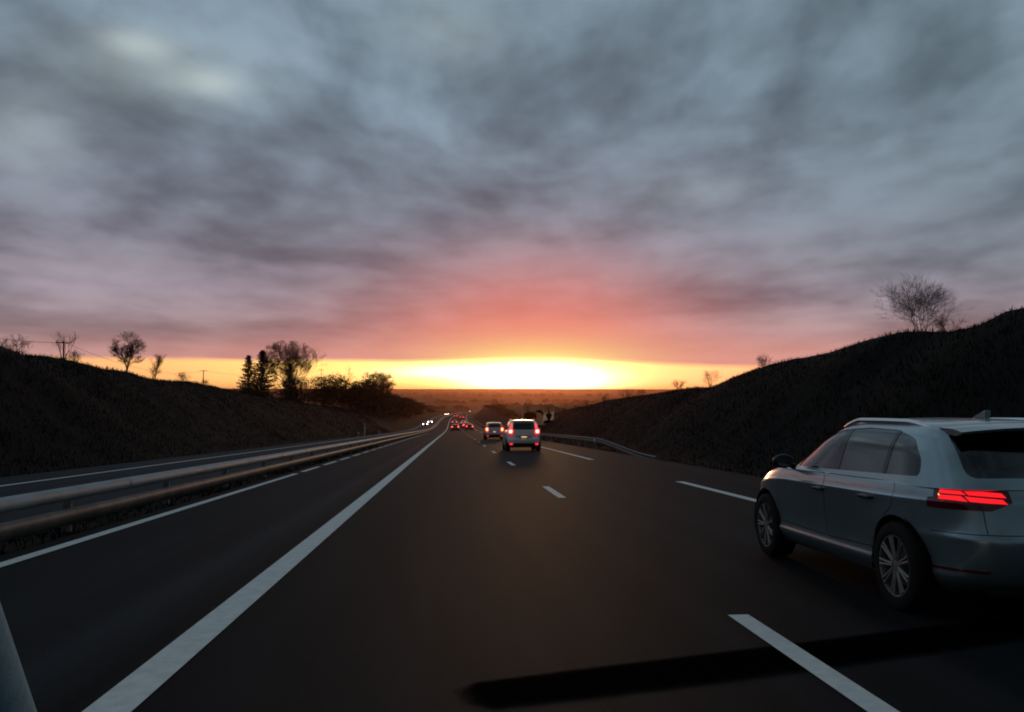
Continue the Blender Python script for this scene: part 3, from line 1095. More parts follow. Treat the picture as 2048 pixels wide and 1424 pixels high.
bm = bmesh.new(); box(bm, -h + .664 * BW, -h + .676 * BW, -.03, -.018, zb, zb + BH); bm_obj('divider', bm, M_BBF, bb, smooth=False)


# ------------------------------------------------------------------ car bodies
def half_loop(yr, yf, w, nr, nf, M):
    ym = (yr + yf) / 2
    th = np.linspace(0, math.pi, 1600)
    s = np.abs(np.sin(th)); c = np.cos(th)
    n = np.where(c > 0, nr, nf)
    x = w * s ** (2 / n)
    y = ym - np.sign(c) * np.where(c > 0, ym - yr, yf - ym) * np.abs(c) ** (2 / n)
    d = np.concatenate([[0], np.cumsum(np.hypot(np.diff(x), np.diff(y)))])
    t = np.linspace(0, d[-1], M)
    return np.interp(t, d, x), np.interp(t, d, y)


def interp_keys(keys, sub):
    K = np.array(keys, float)
    out = []
    for i in range(len(K) - 1):
        p0, p1, p2, p3 = K[max(i - 1, 0)], K[i], K[i + 1], K[min(i + 2, len(K) - 1)]
        for j in range(sub):
            t = j / sub
            h = 0.5 * ((2 * p1) + (p2 - p0) * t + (2 * p0 - 5 * p1 + 4 * p2 - p3) * t * t + (3 * p1 - p0 - 3 * p2 + p3) * t ** 3)
            out.append(h * 0.6 + (p1 * (1 - t) + p2 * t) * 0.4)
    out.append(K[-1])
    return np.array(out)


def shell(keys, M, sub, zmod, inset=0.0, crown=0.03, K=6, flare=None, bottom=True):
    """layered plan outlines -> closed skin; inset > 0 shrinks, < 0 grows"""
    rows = interp_keys(keys, sub)
    rings = []
    for (z, yr, yf, w, nr, nf) in rows:
        x, y = half_loop(yr + inset, yf - inset, w - inset, nr, nf, M)
        zz = zmod(np.full(M, z), y)
        if flare is not None:
            x = x + flare(y, zz) * np.minimum(1, x / (w * .6))
        rings.append((x, y, zz))
    bm = bmesh.new()
    N = 2 * M - 2
    grid = []
    for (x, y, z) in rings:
        row = [bm.verts.new((x[i], y[i], z[i])) for i in range(M)]
        row += [bm.verts.new((-x[i], y[i], z[i])) for i in range(M - 2, 0, -1)]
        grid.append(row)
    for a, b in zip(grid[:-1], grid[1:]):
        for i in range(N):
            bm.faces.new((a[i], a[(i + 1) % N], b[(i + 1) % N], b[i]))
    capf = []

    def cap(row, cr, K, flip):
        prev = None
        wmax = max(v.co.x for v in row)
        for i in range(0, M):
            if i in (0, M - 1):
                cur = [row[i]]
            else:
                r, l = row[i], row[N - i]
                cur = [r]
                for k in range(1, K):
                    s = k / K
                    p = r.co.lerp(l.co, s)
                    p.z += cr * 4 * s * (1 - s) * (r.co.x / wmax) ** 0.7
                    cur.append(bm.verts.new(p))
                cur.append(l)
            if prev is not None:
                if len(prev) == 1:
                    for k in range(len(cur) - 1): capf.append(bm.faces.new((prev[0], cur[k], cur[k + 1])))
                elif len(cur) == 1:
                    for k in range(len(prev) - 1): capf.append(bm.faces.new((prev[k], cur[0], prev[k + 1])))
                else:
                    for k in range(len(cur) - 1): capf.append(bm.faces.new((prev[k], cur[k], cur[k + 1], prev[k + 1])))
            prev = cur

    cap(grid[-1], crown, K, False)
    topcap = list(capf)
    if bottom: cap(grid[0], 0.0, 2, True)
    bmesh.ops.recalc_face_normals(bm, faces=bm.faces)
    return bm, topcap


def in_poly(p, poly):
    c = False
    n = len(poly)
    for i in range(n):
        (x0, y0), (x1, y1) = poly[i], poly[i - 1]
        if (y0 > p[1]) != (y1 > p[1]) and p[0] < (x1 - x0) * (p[1] - y0) / (y1 - y0) + x0:
            c = not c
    return c


def proj(co, ax):
    return (co.y, co.z) if ax == 'x' else (co.x, co.z)


def cut(bm, poly, ax, sel):
    """score the skin along a polygon seen along axis ax; returns the faces inside it"""
    us = [p[0] for p in poly]; vs = [p[1] for p in poly]
    b = (min(us) - .01, max(us) + .01, min(vs) - .01, max(vs) + .01)

    def near():
        out = []
        for f in bm.faces:
            if not sel(f.calc_center_median()): continue
            q = [proj(v.co, ax) for v in f.verts]
            if min(a[0] for a in q) > b[1] or max(a[0] for a in q) < b[0] or min(a[1] for a in q) > b[3] or max(a[1] for a in q) < b[2]: continue
            out.append(f)
        return out

    for i in range(len(poly)):
        (u0, v0), (u1, v1) = poly[i], poly[(i + 1) % len(poly)]
        du, dv = u1 - u0, v1 - v0
        if abs(du) + abs(dv) < 1e-6: continue
        if ax == 'x': co, no = Vector((0, u0, v0)), Vector((0, -dv, du)).normalized()
        else: co, no = Vector((u0, 0, v0)), Vector((-dv, 0, du)).normalized()
        fs = near()
        es = {e for f in fs for e in f.edges}; vv = {v for f in fs for v in f.verts}
        bmesh.ops.bisect_plane(bm, geom=list(vv) + list(es) + fs, dist=1e-5, plane_co=co, plane_no=no)
    return [f for f in near() if in_poly(proj(f.calc_center_median(), ax), poly)]


def offset_poly(poly, d):
    n = len(poly)
    area = sum(poly[i][0] * poly[(i + 1) % n][1] - poly[(i + 1) % n][0] * poly[i][1] for i in range(n))
    sg = 1 if area > 0 else -1
    L = []
    for i in range(n):
        (x0, y0), (x1, y1) = poly[i], poly[(i + 1) % n]
        dx, dy = x1 - x0, y1 - y0
        l = math.hypot(dx, dy)
        nx, ny = -dy / l * sg, dx / l * sg
        L.append((x0 + nx * d, y0 + ny * d, dx, dy))
    out = []
    for i in range(n):
        a, b = L[i - 1], L[i]
        det = a[2] * b[3] - a[3] * b[2]
        if abs(det) < 1e-9:
            out.append((b[0], b[1])); continue
        t = ((b[0] - a[0]) * b[3] - (b[1] - a[1]) * b[2]) / det
        out.append((a[0] + a[2] * t, a[1] + a[3] * t))
    return out


def round_poly(poly, r, seg=4):
    out = []
    n = len(poly)
    for i in range(n):
        p0, p, p1 = (Vector(poly[i - 1]), Vector(poly[i]), Vector(poly[(i + 1) % n]))
        a, b = p0 - p, p1 - p
        k = min(r, a.length * .45, b.length * .45)
        s, e = p + a.normalized() * k, p + b.normalized() * k
        for j in range(seg + 1):
            t = j / seg
            out.append(tuple(s * (1 - t) ** 2 + p * 2 * t * (1 - t) + e * t * t))
    return out


def extract(bm, faces):
    nb = bmesh.new()
    mp = {}
    for f in faces:
        vs = []
        for v in f.verts:
            if v not in mp: mp[v] = nb.verts.new(v.co)
            vs.append(mp[v])
        try: nb.faces.new(vs)
        except ValueError: pass
    return nb


def remove(bm, faces):
    bmesh.ops.delete(bm, geom=list(set(faces)), context='FACES')


def skin_obj(name, bm, mat, parent, thick=0.0, angle=32):
    bmesh.ops.recalc_face_normals(bm, faces=bm.faces)
    me = bpy.data.meshes.new(name)
    bm.to_mesh(me); bm.free()
    me.polygons.foreach_set('use_smooth', [True] * len(me.polygons))
    me.set_sharp_from_angle(angle=R(angle))
    for m in (mat if isinstance(mat, list) else [mat]): me.materials.append(m)
    o = bpy.data.objects.new(name, me)
    link(o, parent)
    if thick:
        md = o.modifiers.new('thickness', 'SOLIDIFY')
        md.thickness = thick; md.offset = -1
        es = o.modifiers.new('edges', 'EDGE_SPLIT')
        es.split_angle = R(45)
    return o


def circle_poly(cy_, cz_, r, n=28):
    return [(cy_ + r * math.cos(2 * math.pi * k / n), cz_ + r * math.sin(2 * math.pi * k / n)) for k in range(n)]


def wheel(parent, x, y, r, side, width=.21, n=40, spokes=10, simple=False, rim_mat=None):
    e = bpy.data.objects.new('wheel', None); link(e, parent); e.location = (x, y, r)
    e.empty_display_size = .1
    o = side
    bm = bmesh.new()
    ri = r * .69
    w = width
    lathe_x(bm, [(0, ri), (0.012 * o, ri + .01), (.016 * o, r * .86), (.004 * o, r * .955), (-.018 * o, r * .99), (-.05 * o, r), (-(w - .05) * o, r), (-(w - .018) * o, r * .985), (-w * o, r * .95), (-w * o, ri)], n)
    bm_obj('tyre', bm, M_TYRE, e)
    bm = bmesh.new()
    if simple:
        lathe_x(bm, [(-.05 * o, 0.001), (-.03 * o, ri * .5), (-.012 * o, ri * .95), (0, ri)], 16)
        bm_obj('rim', bm, rim_mat or M_ALLOY, e)
        return e
    lathe_x(bm, [(-.11 * o, ri * .97), (-.02 * o, ri * .93), (.004 * o, ri * .96), (.006 * o, ri), (-.004 * o, ri + .004)], n)
    lathe_x(bm, [(.0 * o, .001), (-.002 * o, .03), (-.006 * o, .052), (-.03 * o, .06)], 20)
    for k in range(spokes):
        a = 2 * math.pi * k / spokes
        for da in (-.085, .085):
            a0, a1 = a + da * 1.6, a + da
            ca, sa = math.cos(a0), math.sin(a0); cb, sb = math.cos(a1), math.sin(a1)
            p = [Vector((-.012 * o, .045 * ca, .045 * sa)), Vector((-.004 * o, ri * .55 * cb, ri * .55 * sb)), Vector((.002 * o, ri * .95 * cb, ri * .95 * sb))]
            tube(bm, p, [.014, .011, .012], 6)
    bm_obj('rim', bm, rim_mat or M_ALLOY, e)
    bm = bmesh.new()
    lathe_x(bm, [(-.08 * o, .001), (-.08 * o, ri * .66), (-.10 * o, ri * .66)], 28)
    bm_obj('brake_disc', bm, pmat('brake_disc', (.22, .20, .18), .6, .8), e)
    return e


def liner(parent, y, z, r, x0, x1):
    for s in (-1, 1):
        bm = bmesh.new()
        n = 20
        A, B = [], []
        for k in range(n + 1):
            a = R(-12) + R(204) * k / n
            A.append(bm.verts.new((s * x0, y + r * math.cos(a), z + r * math.sin(a))))
            B.append(bm.verts.new((s * x1, y + r * math.cos(a), z + r * math.sin(a))))
        for k in range(n): bm.faces.new((A[k], A[k + 1], B[k + 1], B[k]))
        bm.faces.new(A)
        bm_obj('wheel_arch', bm, M_WELL, parent)


def car_at(name, label, cat, X, Yrear, group=None, oncoming=False, L=4.3):
    y = Yrear
    e = 2.0
    yaw = math.atan2(float(cx(y + e) - cx(y)), e)
    pit = math.atan2(float(zroad(y + L) - zroad(y)), L)
    loc = list(RD(X, y, .022))
    if oncoming:
        y2 = y + L
        loc = list(RD(X, y2, .022))
        return thing(name, label, cat, loc, (-pit, 0, math.pi - yaw), group)
    return thing(name, label, cat, loc, (pit, 0, -yaw), group)


def build_car(t, sp):
    P = sp['paint']
    M, sub = sp.get('M', 110), sp.get('sub', 3)
    L = sp['L']
    nr, nf = sp.get('nr', 6.0), sp.get('nf', 4.5)
    tub = [k + (nr, nf) for k in sp['tub']]
    gh = [k + (sp.get('gnr', 7.0), sp.get('gnf', 5.0)) for k in sp['gh']]
    d0, dz0, dk, dp = sp['hood']   # start y, pivot z, drop, power

    def ztub(z, y):
        f = 1 - dk * np.clip((y - d0) / (L - d0), 0, 1) ** dp
        return np.where(z > dz0, dz0 + (z - dz0) * f, z)

    gy, gk, gw = sp['roof']
    zb = gh[0][0]

    def zgh(z, y):
        f = 1 - gk * np.clip((gy - y) / gw, 0, 1.2) ** 2 - gk * .5 * np.clip((y - gy) / gw, 0, 1) ** 2
        return zb + (z - zb) * f

    wr, wy0, wy1, ar = sp['wheel_r'], sp['wy'][0], sp['wy'][1], sp['arch_r']

    def flare(y, z):
        g = np.exp(-((y - wy0) / .36) ** 4) + np.exp(-((y - wy1) / .36) ** 4)
        return sp.get('flare', .016) * g * np.exp(-((z - .52) / .26) ** 2)

    bm, cap = shell(tub, M, sub, ztub, crown=.035, flare=flare)
    side_sel = lambda c: abs(c.x) > .5
    mats = [P, M_BLACK]
    for f in cap:
        c = f.calc_center_median()
        if sp['cab'][0] < c.y < sp['cab'][1] and abs(c.x) < sp['gh'][1][3] - .05: f.material_index = 1
    for yy in (wy0, wy1):
        remove(bm, cut(bm, circle_poly(yy, wr, ar), 'x', lambda c: abs(c.x) > .45))
    # dark lower skirt
    if sp.get('skirt'):
        for f in bm.faces:
            c = f.calc_center_median()
            if c.z < sp['skirt'] and (sp.get('skirt_all') or c.y < .5): f.material_index = 1
    doors = []
    for dp_ in sp.get('doors', []):
        outer = round_poly(dp_, .05, 3)
        inner = offset_poly(outer, .006)
        fo = cut(bm, outer, 'x', side_sel)
        fi = cut(bm, inner, 'x', side_sel)
        si = set(fi)
        for s in (-1, 1):
            fs = [f for f in fi if f.calc_center_median().x * s > 0]
            doors.append((s, extract(bm, fs)))
        fo = [f for f in bm.faces if side_sel(f.calc_center_median()) and in_poly(proj(f.calc_center_median(), 'x'), outer)]
        remove(bm, fo)
    for seam in sp.get('seams', []):
        remove(bm, cut(bm, seam[1], seam[0], seam[2]))
    body = skin_obj('body', bm, mats, t, thick=.012)
    dobjs = []
    for k, (s, nb) in enumerate(doors):
        d = skin_obj('door', nb, P, t, thick=.012)
        dobjs.append((s, d))
    # cabin
    bm, _ = shell(gh, M, sub, zgh, crown=sp.get('crown', .03), bottom=False)
    glassbm = lambda ins: shell(gh, M, sub, zgh, inset=ins, crown=sp.get('crown', .03) - .004, bottom=False)[0]
    dlo = sp['dlo']
    for poly in [dlo]:
        remove(bm, cut(bm, round_poly(poly, .05, 4), 'x', lambda c: abs(c.x) > .3))
    rw, ws = round_poly(sp['rear_window'], .06, 4), round_poly(sp['windscreen'], .06, 4)
    remove(bm, cut(bm, rw, 'y', lambda c: c.y < 1.0))
    remove(bm, cut(bm, ws, 'y', lambda c: c.y > sp['cab'][1] - 1.3 and c.z < zb + .52))
    skin_obj('cabin', bm, P, t, thick=.018)
    for name, poly, mat in sp['side_glass']:
        gb = glassbm(.008 if mat is M_GLASS else .005)
        fs = cut(gb, poly, 'x', lambda c: abs(c.x) > .3)
        for s in (-1, 1):
            skin_obj(name, extract(gb, [f for f in fs if f.calc_center_median().x * s > 0]), mat, t)
        gb.free()
    gb = glassbm(.008)
    fs = cut(gb, offset_poly(rw, -.01), 'y', lambda c: c.y < 1.0)
    skin_obj('rear_window', extract(gb, fs), M_GLASS, t); gb.free()
    if sp.get('rear_band'):
        gb = glassbm(.005)
        fs = cut(gb, sp['rear_band'], 'y', lambda c: c.y < 1.0)
        skin_obj('window_band', extract(gb, fs), M_GLOSSBLK, t); gb.free()
    gb = glassbm(.008)
    fs = cut(gb, offset_poly(ws, -.01), 'y', lambda c: c.y > sp['cab'][1] - 1.3 and c.z < zb + .53)
    skin_obj('windscreen', extract(gb, fs), M_GLASS, t); gb.free()
    # lamps and trim lifted off the skins
    for (name, which, off, poly, mat, sel, parent) in sp.get('patches', []):
        pb = shell(tub, M, sub, ztub, inset=-off, crown=.03, flare=flare)[0] if which == 'tub' else shell(gh, M, sub, zgh, inset=-off, crown=.03, bottom=False)[0]
        fs = cut(pb, poly, 'y', sel)
        par = t
        if parent:
            c = sum((f.calc_center_median().x for f in fs), 0) / max(len(fs), 1)
            best = [o for o in t.children if o.name.split('.')[0] == parent]
            if best:
                par = min(best, key=lambda o: abs(sum(v.co.x for v in o.data.vertices) / max(1, len(o.data.vertices)) - c))
        skin_obj(name, extract(pb, fs), mat, par, thick=.006); pb.free()
    for s in (-1, 1):
        for yy in (wy0, wy1):
            wheel(t, s * sp['wheel_x'], yy, wr, s, spokes=sp.get('spokes', 10), simple=sp.get('simple_wheels', False), n=40 if not sp.get('simple_wheels') else 20)
    for yy in (wy0, wy1):
        liner(t, yy, wr, ar + .012, sp['wheel_x'] - .26, sp['wheel_x'] - .012)
    return body, dobjs, zgh, ztub


def mirr(poly):
    return [(-p[0], p[1]) for p in poly][::-1]


M_SILVER = paint_mat('silver_paint', (.29, .37, .40), .75, .30)
M_WHITEP = paint_mat('white_paint', (.80, .80, .80), .0, .35)
M_PALE = paint_mat('pale_grey_paint', (.62, .62, .64), .3, .35)
M_DKP = paint_mat('black_paint', (.012, .012, .014), .2, .3)
M_REDP = paint_mat('dark_red_paint', (.16, .012, .012), .2, .3)
M_GREYP = paint_mat('grey_paint', (.14, .145, .15), .5, .35)
M_LENS = pmat('red_lens', (.10, .004, .006), .12, coat=.5)
M_TAIL = lamp_mat('tail_light', (1.0, .045, .05), 1.3)
M_GUIDE = lamp_mat('light_guide', (1.0, .012, .02), 1.1)
M_TAILHOT = lamp_mat('tail_light_bulb', (1.0, .30, .06), 3.6)
M_PINK = lamp_mat('tall_tail_light', (1.0, .11, .16), 1.0)
M_BRAKE = lamp_mat('brake_light', (1.0, .72, .34), 7.0)
M_BRAKEORG = lamp_mat('amber_lit_light', (1.0, .42, .14), 4.0)
M_REFL = lamp_mat('red_reflector', (1.0, .03, .07), 1.0)  # bumper reflectors are no lamps; their red glow is added emission
M_FARTAIL = lamp_mat('far_tail_light', (1.0, .05, .06), 6.0)
M_HEAD = lamp_mat('headlight', (1.0, .96, .90), 40.0, (.6, .6, .6))
M_HEADW = lamp_mat('warm_headlight', (1.0, .82, .55), 30.0, (.6, .6, .6))
M_PLATE = pmat('number_plate', (.72, .52, .20), .5)
M_PLATEW = pmat('pale_number_plate', (.7, .66, .58), .5)
M_PLAMP = lamp_mat('plate_lamp', (1.0, .62, .28), 3.0, (.3, .3, .3))


def both(lst, name, which, off, poly, mat, sel, parent=None):
    lst.append((name, which, off, poly, mat, sel, parent))
    lst.append((name, which, off, mirr(poly), mat, sel, parent))


rear = lambda c: c.y < .55
pat = []
both(pat, 'tail_light', 'tub', .004, [(-1.0, .985), (-.78, .985), (-.43, .955), (-.42, .875), (-.56, .815), (-.80, .82), (-1.0, .875)], M_LENS, lambda c: c.y < .42)
for row, (za, zc) in enumerate(((.938, .966), (.893, .921))):
    both(pat, 'light_guide', 'tub', .009, [(-.915, za + .004), (-.91, zc), (-.70, zc - .004), (-.675, za - .012)], M_GUIDE, lambda c: c.y < .36, 'tail_light')
    both(pat, 'light_guide', 'tub', .009, [(-.665, za - .012), (-.685, zc - .006), (-.48, zc - .024), (-.455, za - .028)], M_GUIDE, lambda c: c.y < .36, 'tail_light')
both(pat, 'bulb', 'tub', .012, [(-.86, .918), (-.86, .934), (-.78, .930), (-.78, .914)], M_TAILHOT, lambda c: c.y < .36, 'tail_light')
both(pat, 'headlight', 'tub', .004, [(-.86, .60), (-.86, .70), (-.50, .66), (-.46, .585)], pmat('headlamp_glass', (.5, .5, .5), .08), lambda c: c.y > 3.9)
both(pat, 'reflector', 'tub', .004, [(-.82, .375), (-.82, .395), (-.60, .395), (-.60, .375)], M_LENS, rear)

sil = dict(
    paint=M_SILVER, L=4.31, M=120, sub=3, nr=5.2, nf=4.0,
    tub=[(.19, .34, 4.02, .77), (.23, .17, 4.17, .83), (.29, .07, 4.25, .868), (.335, .045, 4.28, .882), (.38, .025, 4.29, .872), (.46, .008, 4.30, .869), (.56, 0, 4.31, .874), (.615, .002, 4.31, .879),
         (.655, .03, 4.30, .882), (.72, .055, 4.28, .887), (.80, .075, 4.25, .893), (.858, .088, 4.21, .8985), (.872, .092, 4.2, .898), (.884, .097, 4.18, .886), (.93, .108, 4.12, .877), (.975, .125, 4.05, .862), (1.005, .15, 3.98, 0.798)],
    gh=[(.915, .115, 3.3, .842), (.97, .155, 3.16, .822), (1.07, .235, 2.94, .79), (1.20, .325, 2.68, .748), (1.30, .405, 2.42, .695), (1.355, .455, 2.26, .650), (1.388, .50, 2.12, .60), (1.404, .56, 2.0, .54)],
    hood=(2.75, .38, .46, 2.0), roof=(2.05, .09, 1.6), crown=.028, gnr=6.5, gnf=4.5,
    cab=(.25, 3.2), wheel_r=.322, wy=(.79, 3.426), spokes=9, arch_r=.368, wheel_x=.885, flare=.018,
    doors=[[(1.06, .42), (1.98, .40), (1.98, .985), (.80, .985), (.80, .80), (.95, .68)], [(1.99, .40), (3.06, .42), (3.09, .70), (3.02, .975), (1.99, .985)]],
    seams=[('x', [(-.1, .646), (.42, .646), (.42, .652), (-.1, .652)], lambda c: c.y < .5),
           ('y', [(-.605, .655), (-.600, .655), (-.600, .86), (-.605, .86)], rear), ('y', [(.600, .655), (.605, .655), (.605, .86), (.600, .86)], rear)],
    dlo=[(2.83, .955), (2.74, 1.04), (2.35, 1.255), (2.05, 1.322), (1.55, 1.345), (1.05, 1.325), (.76, 1.26), (.60, 1.11), (.56, .985)],
    rear_window=[(-.64, .99), (.64, .99), (.60, 1.318), (-.60, 1.318)],
    rear_band=[(-.60, 1.245), (.60, 1.245), (.60, 1.33), (-.60, 1.33)],
    windscreen=[(-.70, .98), (.70, .98), (.60, 1.35), (-.60, 1.35)],
    side_glass=[('side_window', [(2.83, .945), (2.76, 1.05), (2.36, 1.27), (2.05, 1.335), (1.93, 1.345), (1.93, .945)], M_GLASS),
                ('side_window', [(1.83, .945), (1.83, 1.35), (1.52, 1.36), (1.08, 1.34), (1.08, .945)], M_GLASS),
                ('quarter_window', [(1.03, .945), (1.03, 1.34), (.74, 1.28), (.59, 1.14), (.54, .97)], M_GLASS),
                ('window_pillar', [(1.935, .945), (1.935, 1.36), (1.825, 1.36), (1.825, .945)], M_GLOSSBLK),
                ('window_pillar', [(1.085, .945), (1.085, 1.36), (1.025, 1.36), (1.025, .945)], M_GLOSSBLK)],
    patches=pat)

def low(z):
    return .3 + (z - .3) * .925 if z > .3 else z


sil['tub'] = [(low(k[0]),) + k[1:] for k in sil['tub']]
sil['doors'] = [[(p[0], low(p[1])) for p in q] for q in sil['doors']]
sil['patches'] = [(p[0], p[1], p[2], [(q[0], low(q[1])) for q in p[3]]) + p[4:] for p in sil['patches']]
def low2(z):
    return .95 + (z - .95) * .958 if z > .95 else z


sil['gh'] = [(low2(k[0]),) + k[1:] for k in sil['gh']]
for k_ in ('dlo', 'rear_window', 'rear_band', 'windscreen'):
    sil[k_] = [(q[0], low2(q[1])) for q in sil[k_]]
sil['side_glass'] = [(g_[0], [(q[0], low2(q[1])) for q in g_[1]], g_[2]) for g_ in sil['side_glass']]
sil['seams'] = [(s_[0], [(q[0], low(q[1])) for q in s_[1]], s_[2]) for s_ in sil['seams']]
silver = car_at('parked_car'.replace('parked', 'silver'), 'silver estate-like hatchback with roof rails overtaken close on the right', 'car', 4.12, 5.42)
silver.name = 'hatchback_car'
body, dobjs, zgh, ztub = build_car(silver, sil)
dobjs.sort(key=lambda d: 0)
for i, (s, d) in enumerate(dobjs):
    yh = 1.18 if i < 2 else 2.06
    bm = bmesh.new()
    xs = s * .905
    tube(bm, [(s * .885, yh - .115, 0.792), (s * .915, yh - .085, 0.796), (s * .918, yh, 0.798), (s * .915, yh + .085, 0.796), (s * .885, yh + .115, 0.794)], [.011, .015, .016, .015, .011], 8)
    bm_obj('handle', bm, M_GLOSSBLK, d)
# roof rails
for s in (-1, 1):
    bm = bmesh.new()
    pts = []
    for k in range(15):
        u = k / 14
        y = .72 + u * 1.45
        x = s * (.585 + .018 * math.sin(math.pi * u))
        zt = float(zgh(np.array([1.370]), np.array([y]))[0])
        lift = .020 * min(1, 6 * u, 6 * (1 - u)) - .022 * (1 - min(1, 5 * u)) - .04 * (1 - min(1, 5 * (1 - u)))
        pts.append((x, y, zt + lift))
    tube(bm, pts, [.014] + [.021] * 13 + [.014], 8)
    bm_obj('roof_rail', bm, M_CHROME, silver)
# spoiler, antenna, mirrors
bm = bmesh.new()
n = 12
rows = []
for k in range(n + 1):
    u = -1 + 2 * k / n
    x = .60 * u
    yb = .285 + .06 * u * u
    rows.append([bm.verts.new(c) for c in ((x, .62, 1.366 - .035 * u * u), (x, .45, 1.361 - .04 * u * u), (x, yb, 1.333 - .035 * u * u), (x, yb + .01, 1.316 - .035 * u * u), (x, .42, 1.306 - .035 * u * u), (x, .60, 1.326 - .03 * u * u))])
for a, b in zip(rows[:-1], rows[1:]):
    for j in range(6): bm.faces.new((a[j], b[j], b[(j + 1) % 6], a[(j + 1) % 6]))
bm.faces.new(rows[0]); bm.faces.new(rows[-1][::-1])
bm_obj('spoiler', bm, M_SILVER, silver)
bm = bmesh.new()
za = 1.398
prism = [(.98, za), (1.16, za), (1.12, za + .02), (1.0, za + .062), (.965, za + .066)]
for s in (-1, 1): pass
vA = [bm.verts.new((-.022, p[0], p[1])) for p in prism]; vB = [bm.verts.new((.022, p[0], p[1])) for p in prism]
bm.faces.new(vA); bm.faces.new(vB[::-1])
for i in range(5): bm.faces.new((vA[i], vB[i], vB[(i + 1) % 5], vA[(i + 1) % 5]))
bmesh.ops.bevel(bm, geom=list(bm.edges), offset=.008, segments=2, affect='EDGES')
bm_obj('antenna', bm, M_SILVER, silver)
for s in (-1, 1):
    bm = bmesh.new()
    bmesh.ops.create_uvsphere(bm, u_segments=20, v_segments=12, radius=1, matrix=Matrix.Translation((s * .965, 2.70, 1.005)) @ Matrix.Diagonal((.10, .08, .068, 1)))
    for v in bm.verts:
        if v.co.y < 2.66: v.co.y = 2.66
    tube(bm, [(s * .84, 2.72, .95), (s * .92, 2.72, .98)], [.03, .025], 8)
    m = bm_obj('wing_mirror', bm, M_BLACK, silver)
    bm = bmesh.new()
    bmesh.ops.create_circle(bm, cap_ends=True, segments=24, radius=1, matrix=Matrix.Translation((s * .965, 2.6575, 1.005)) @ Matrix.Rotation(R(90), 4, 'X') @ Matrix.Diagonal((.076, .05, 1, 1)))
    bm_obj('mirror_glass', bm, pmat('mirror_glass', (.18, .19, .2), .05, 1.0), m)
# seats, steering wheel, plate
for (x, y) in ((-.36, 1.62), (.36, 1.62), (-.38, .92), (.38, .92), (0, .92)):
    bm = bmesh.new()
    box(bm, x - .22, x + .22, y - .08, y + .07, .80, 1.13, .05)
    box(bm, x - .13, x + .13, y - .06, y + .05, 1.13, 1.30, .04)
    bm_obj('seat', bm, M_SEAT, silver)
bm = bmesh.new()
box(bm, -.26, .26, .060, .085, .66, .77, .004)
bm_obj('number_plate', bm, M_PLATEW, silver)
bm = bmesh.new()
box(bm, -.55, .55, .14, .3, .20, .265, .02)
bm_obj('rear_valance', bm, M_BLACK, silver)
# ---- tall cars ahead
def tall_spec(paint, H=1.66, win=(1.11, 1.52, .57), lights='tall', skirt=.43):
    k = H / 1.66
    p = []
    sel = lambda c: c.y < .6
    gsel = lambda c: c.y < .75
    if lights == 'tall':
        both(p, 'tail_light', 'tub', .006, [(-.80, .94), (-.60, .94), (-.60, 1.02), (-.80, 1.02)], M_PINK, sel)
        both(p, 'tail_light', 'gh', .006, [(-.80, 1.05), (-.60, 1.05), (-.565, 1.46), (-.67, 1.46), (-.70, 1.3)], M_PINK, gsel)
    bw, bz, zt, w = 0, win[0], win[1], win[2]
    return dict(
        paint=paint, L=4.35, M=56, sub=2, nr=5.0, nf=4.0,
        tub=[(.20, .30, 4.05, .80), (.30, .08, 4.24, .88), (.42, .02, 4.30, .90), (.50, 0, 4.33, .905), (.62, .0, 4.35, .91), (.70, .05, 4.33, .912), (.85, .075, 4.25, .91), (.95, .085, 4.15, .895), (1.03, .10, 4.0, .86)],
        gh=[(1.0, .085, 3.45, .862), (1.08, .115, 3.3, 0.798), (1.22, .16, 3.0, .80), (1.36, .215, 2.7, .755), (1.48 * k, .28, 2.45, .705), (1.57 * k, .36, 2.25, .63), (1.605 * k, .45, 2.1, .54)],
        hood=(3.0, .42, .42, 2.0), roof=(2.0, .06, 1.7), crown=.035,
        cab=(.25, 3.4), wheel_r=.33, wy=(.80, 3.50), arch_r=.375, wheel_x=.895, simple_wheels=True,
        skirt=skirt,
        dlo=[(3.0, 1.07), (2.45, 1.38), (1.9, 1.47 * k), (1.0, 1.46 * k), (.62, 1.40 * k), (.55, 1.09)],
        rear_window=[(-w, bz), (w, bz), (w - .06, zt), (-w + .06, zt)],
        windscreen=[(-.72, 1.06), (.72, 1.06), (.60, 1.46), (-.60, 1.46)],
        side_glass=[('side_window', [(3.03, 1.06), (2.46, 1.39), (1.95, 1.48 * k), (1.95, 1.06)], M_GLASS), ('side_window', [(1.87, 1.06), (1.87, 1.5 * k), (1.1, 1.49 * k), (1.1, 1.06)], M_GLASS),
                    ('quarter_window', [(1.04, 1.06), (1.04, 1.48 * k), (.6, 1.42 * k), (.53, 1.08)], M_GLASS),
                    ('window_pillar', [(1.955, 1.06), (1.955, 1.5 * k), (1.865, 1.5 * k), (1.865, 1.06)], M_BLACK), ('window_pillar', [(1.105, 1.06), (1.105, 1.5 * k), (1.035, 1.5 * k), (1.035, 1.06)], M_BLACK)],
        patches=p)


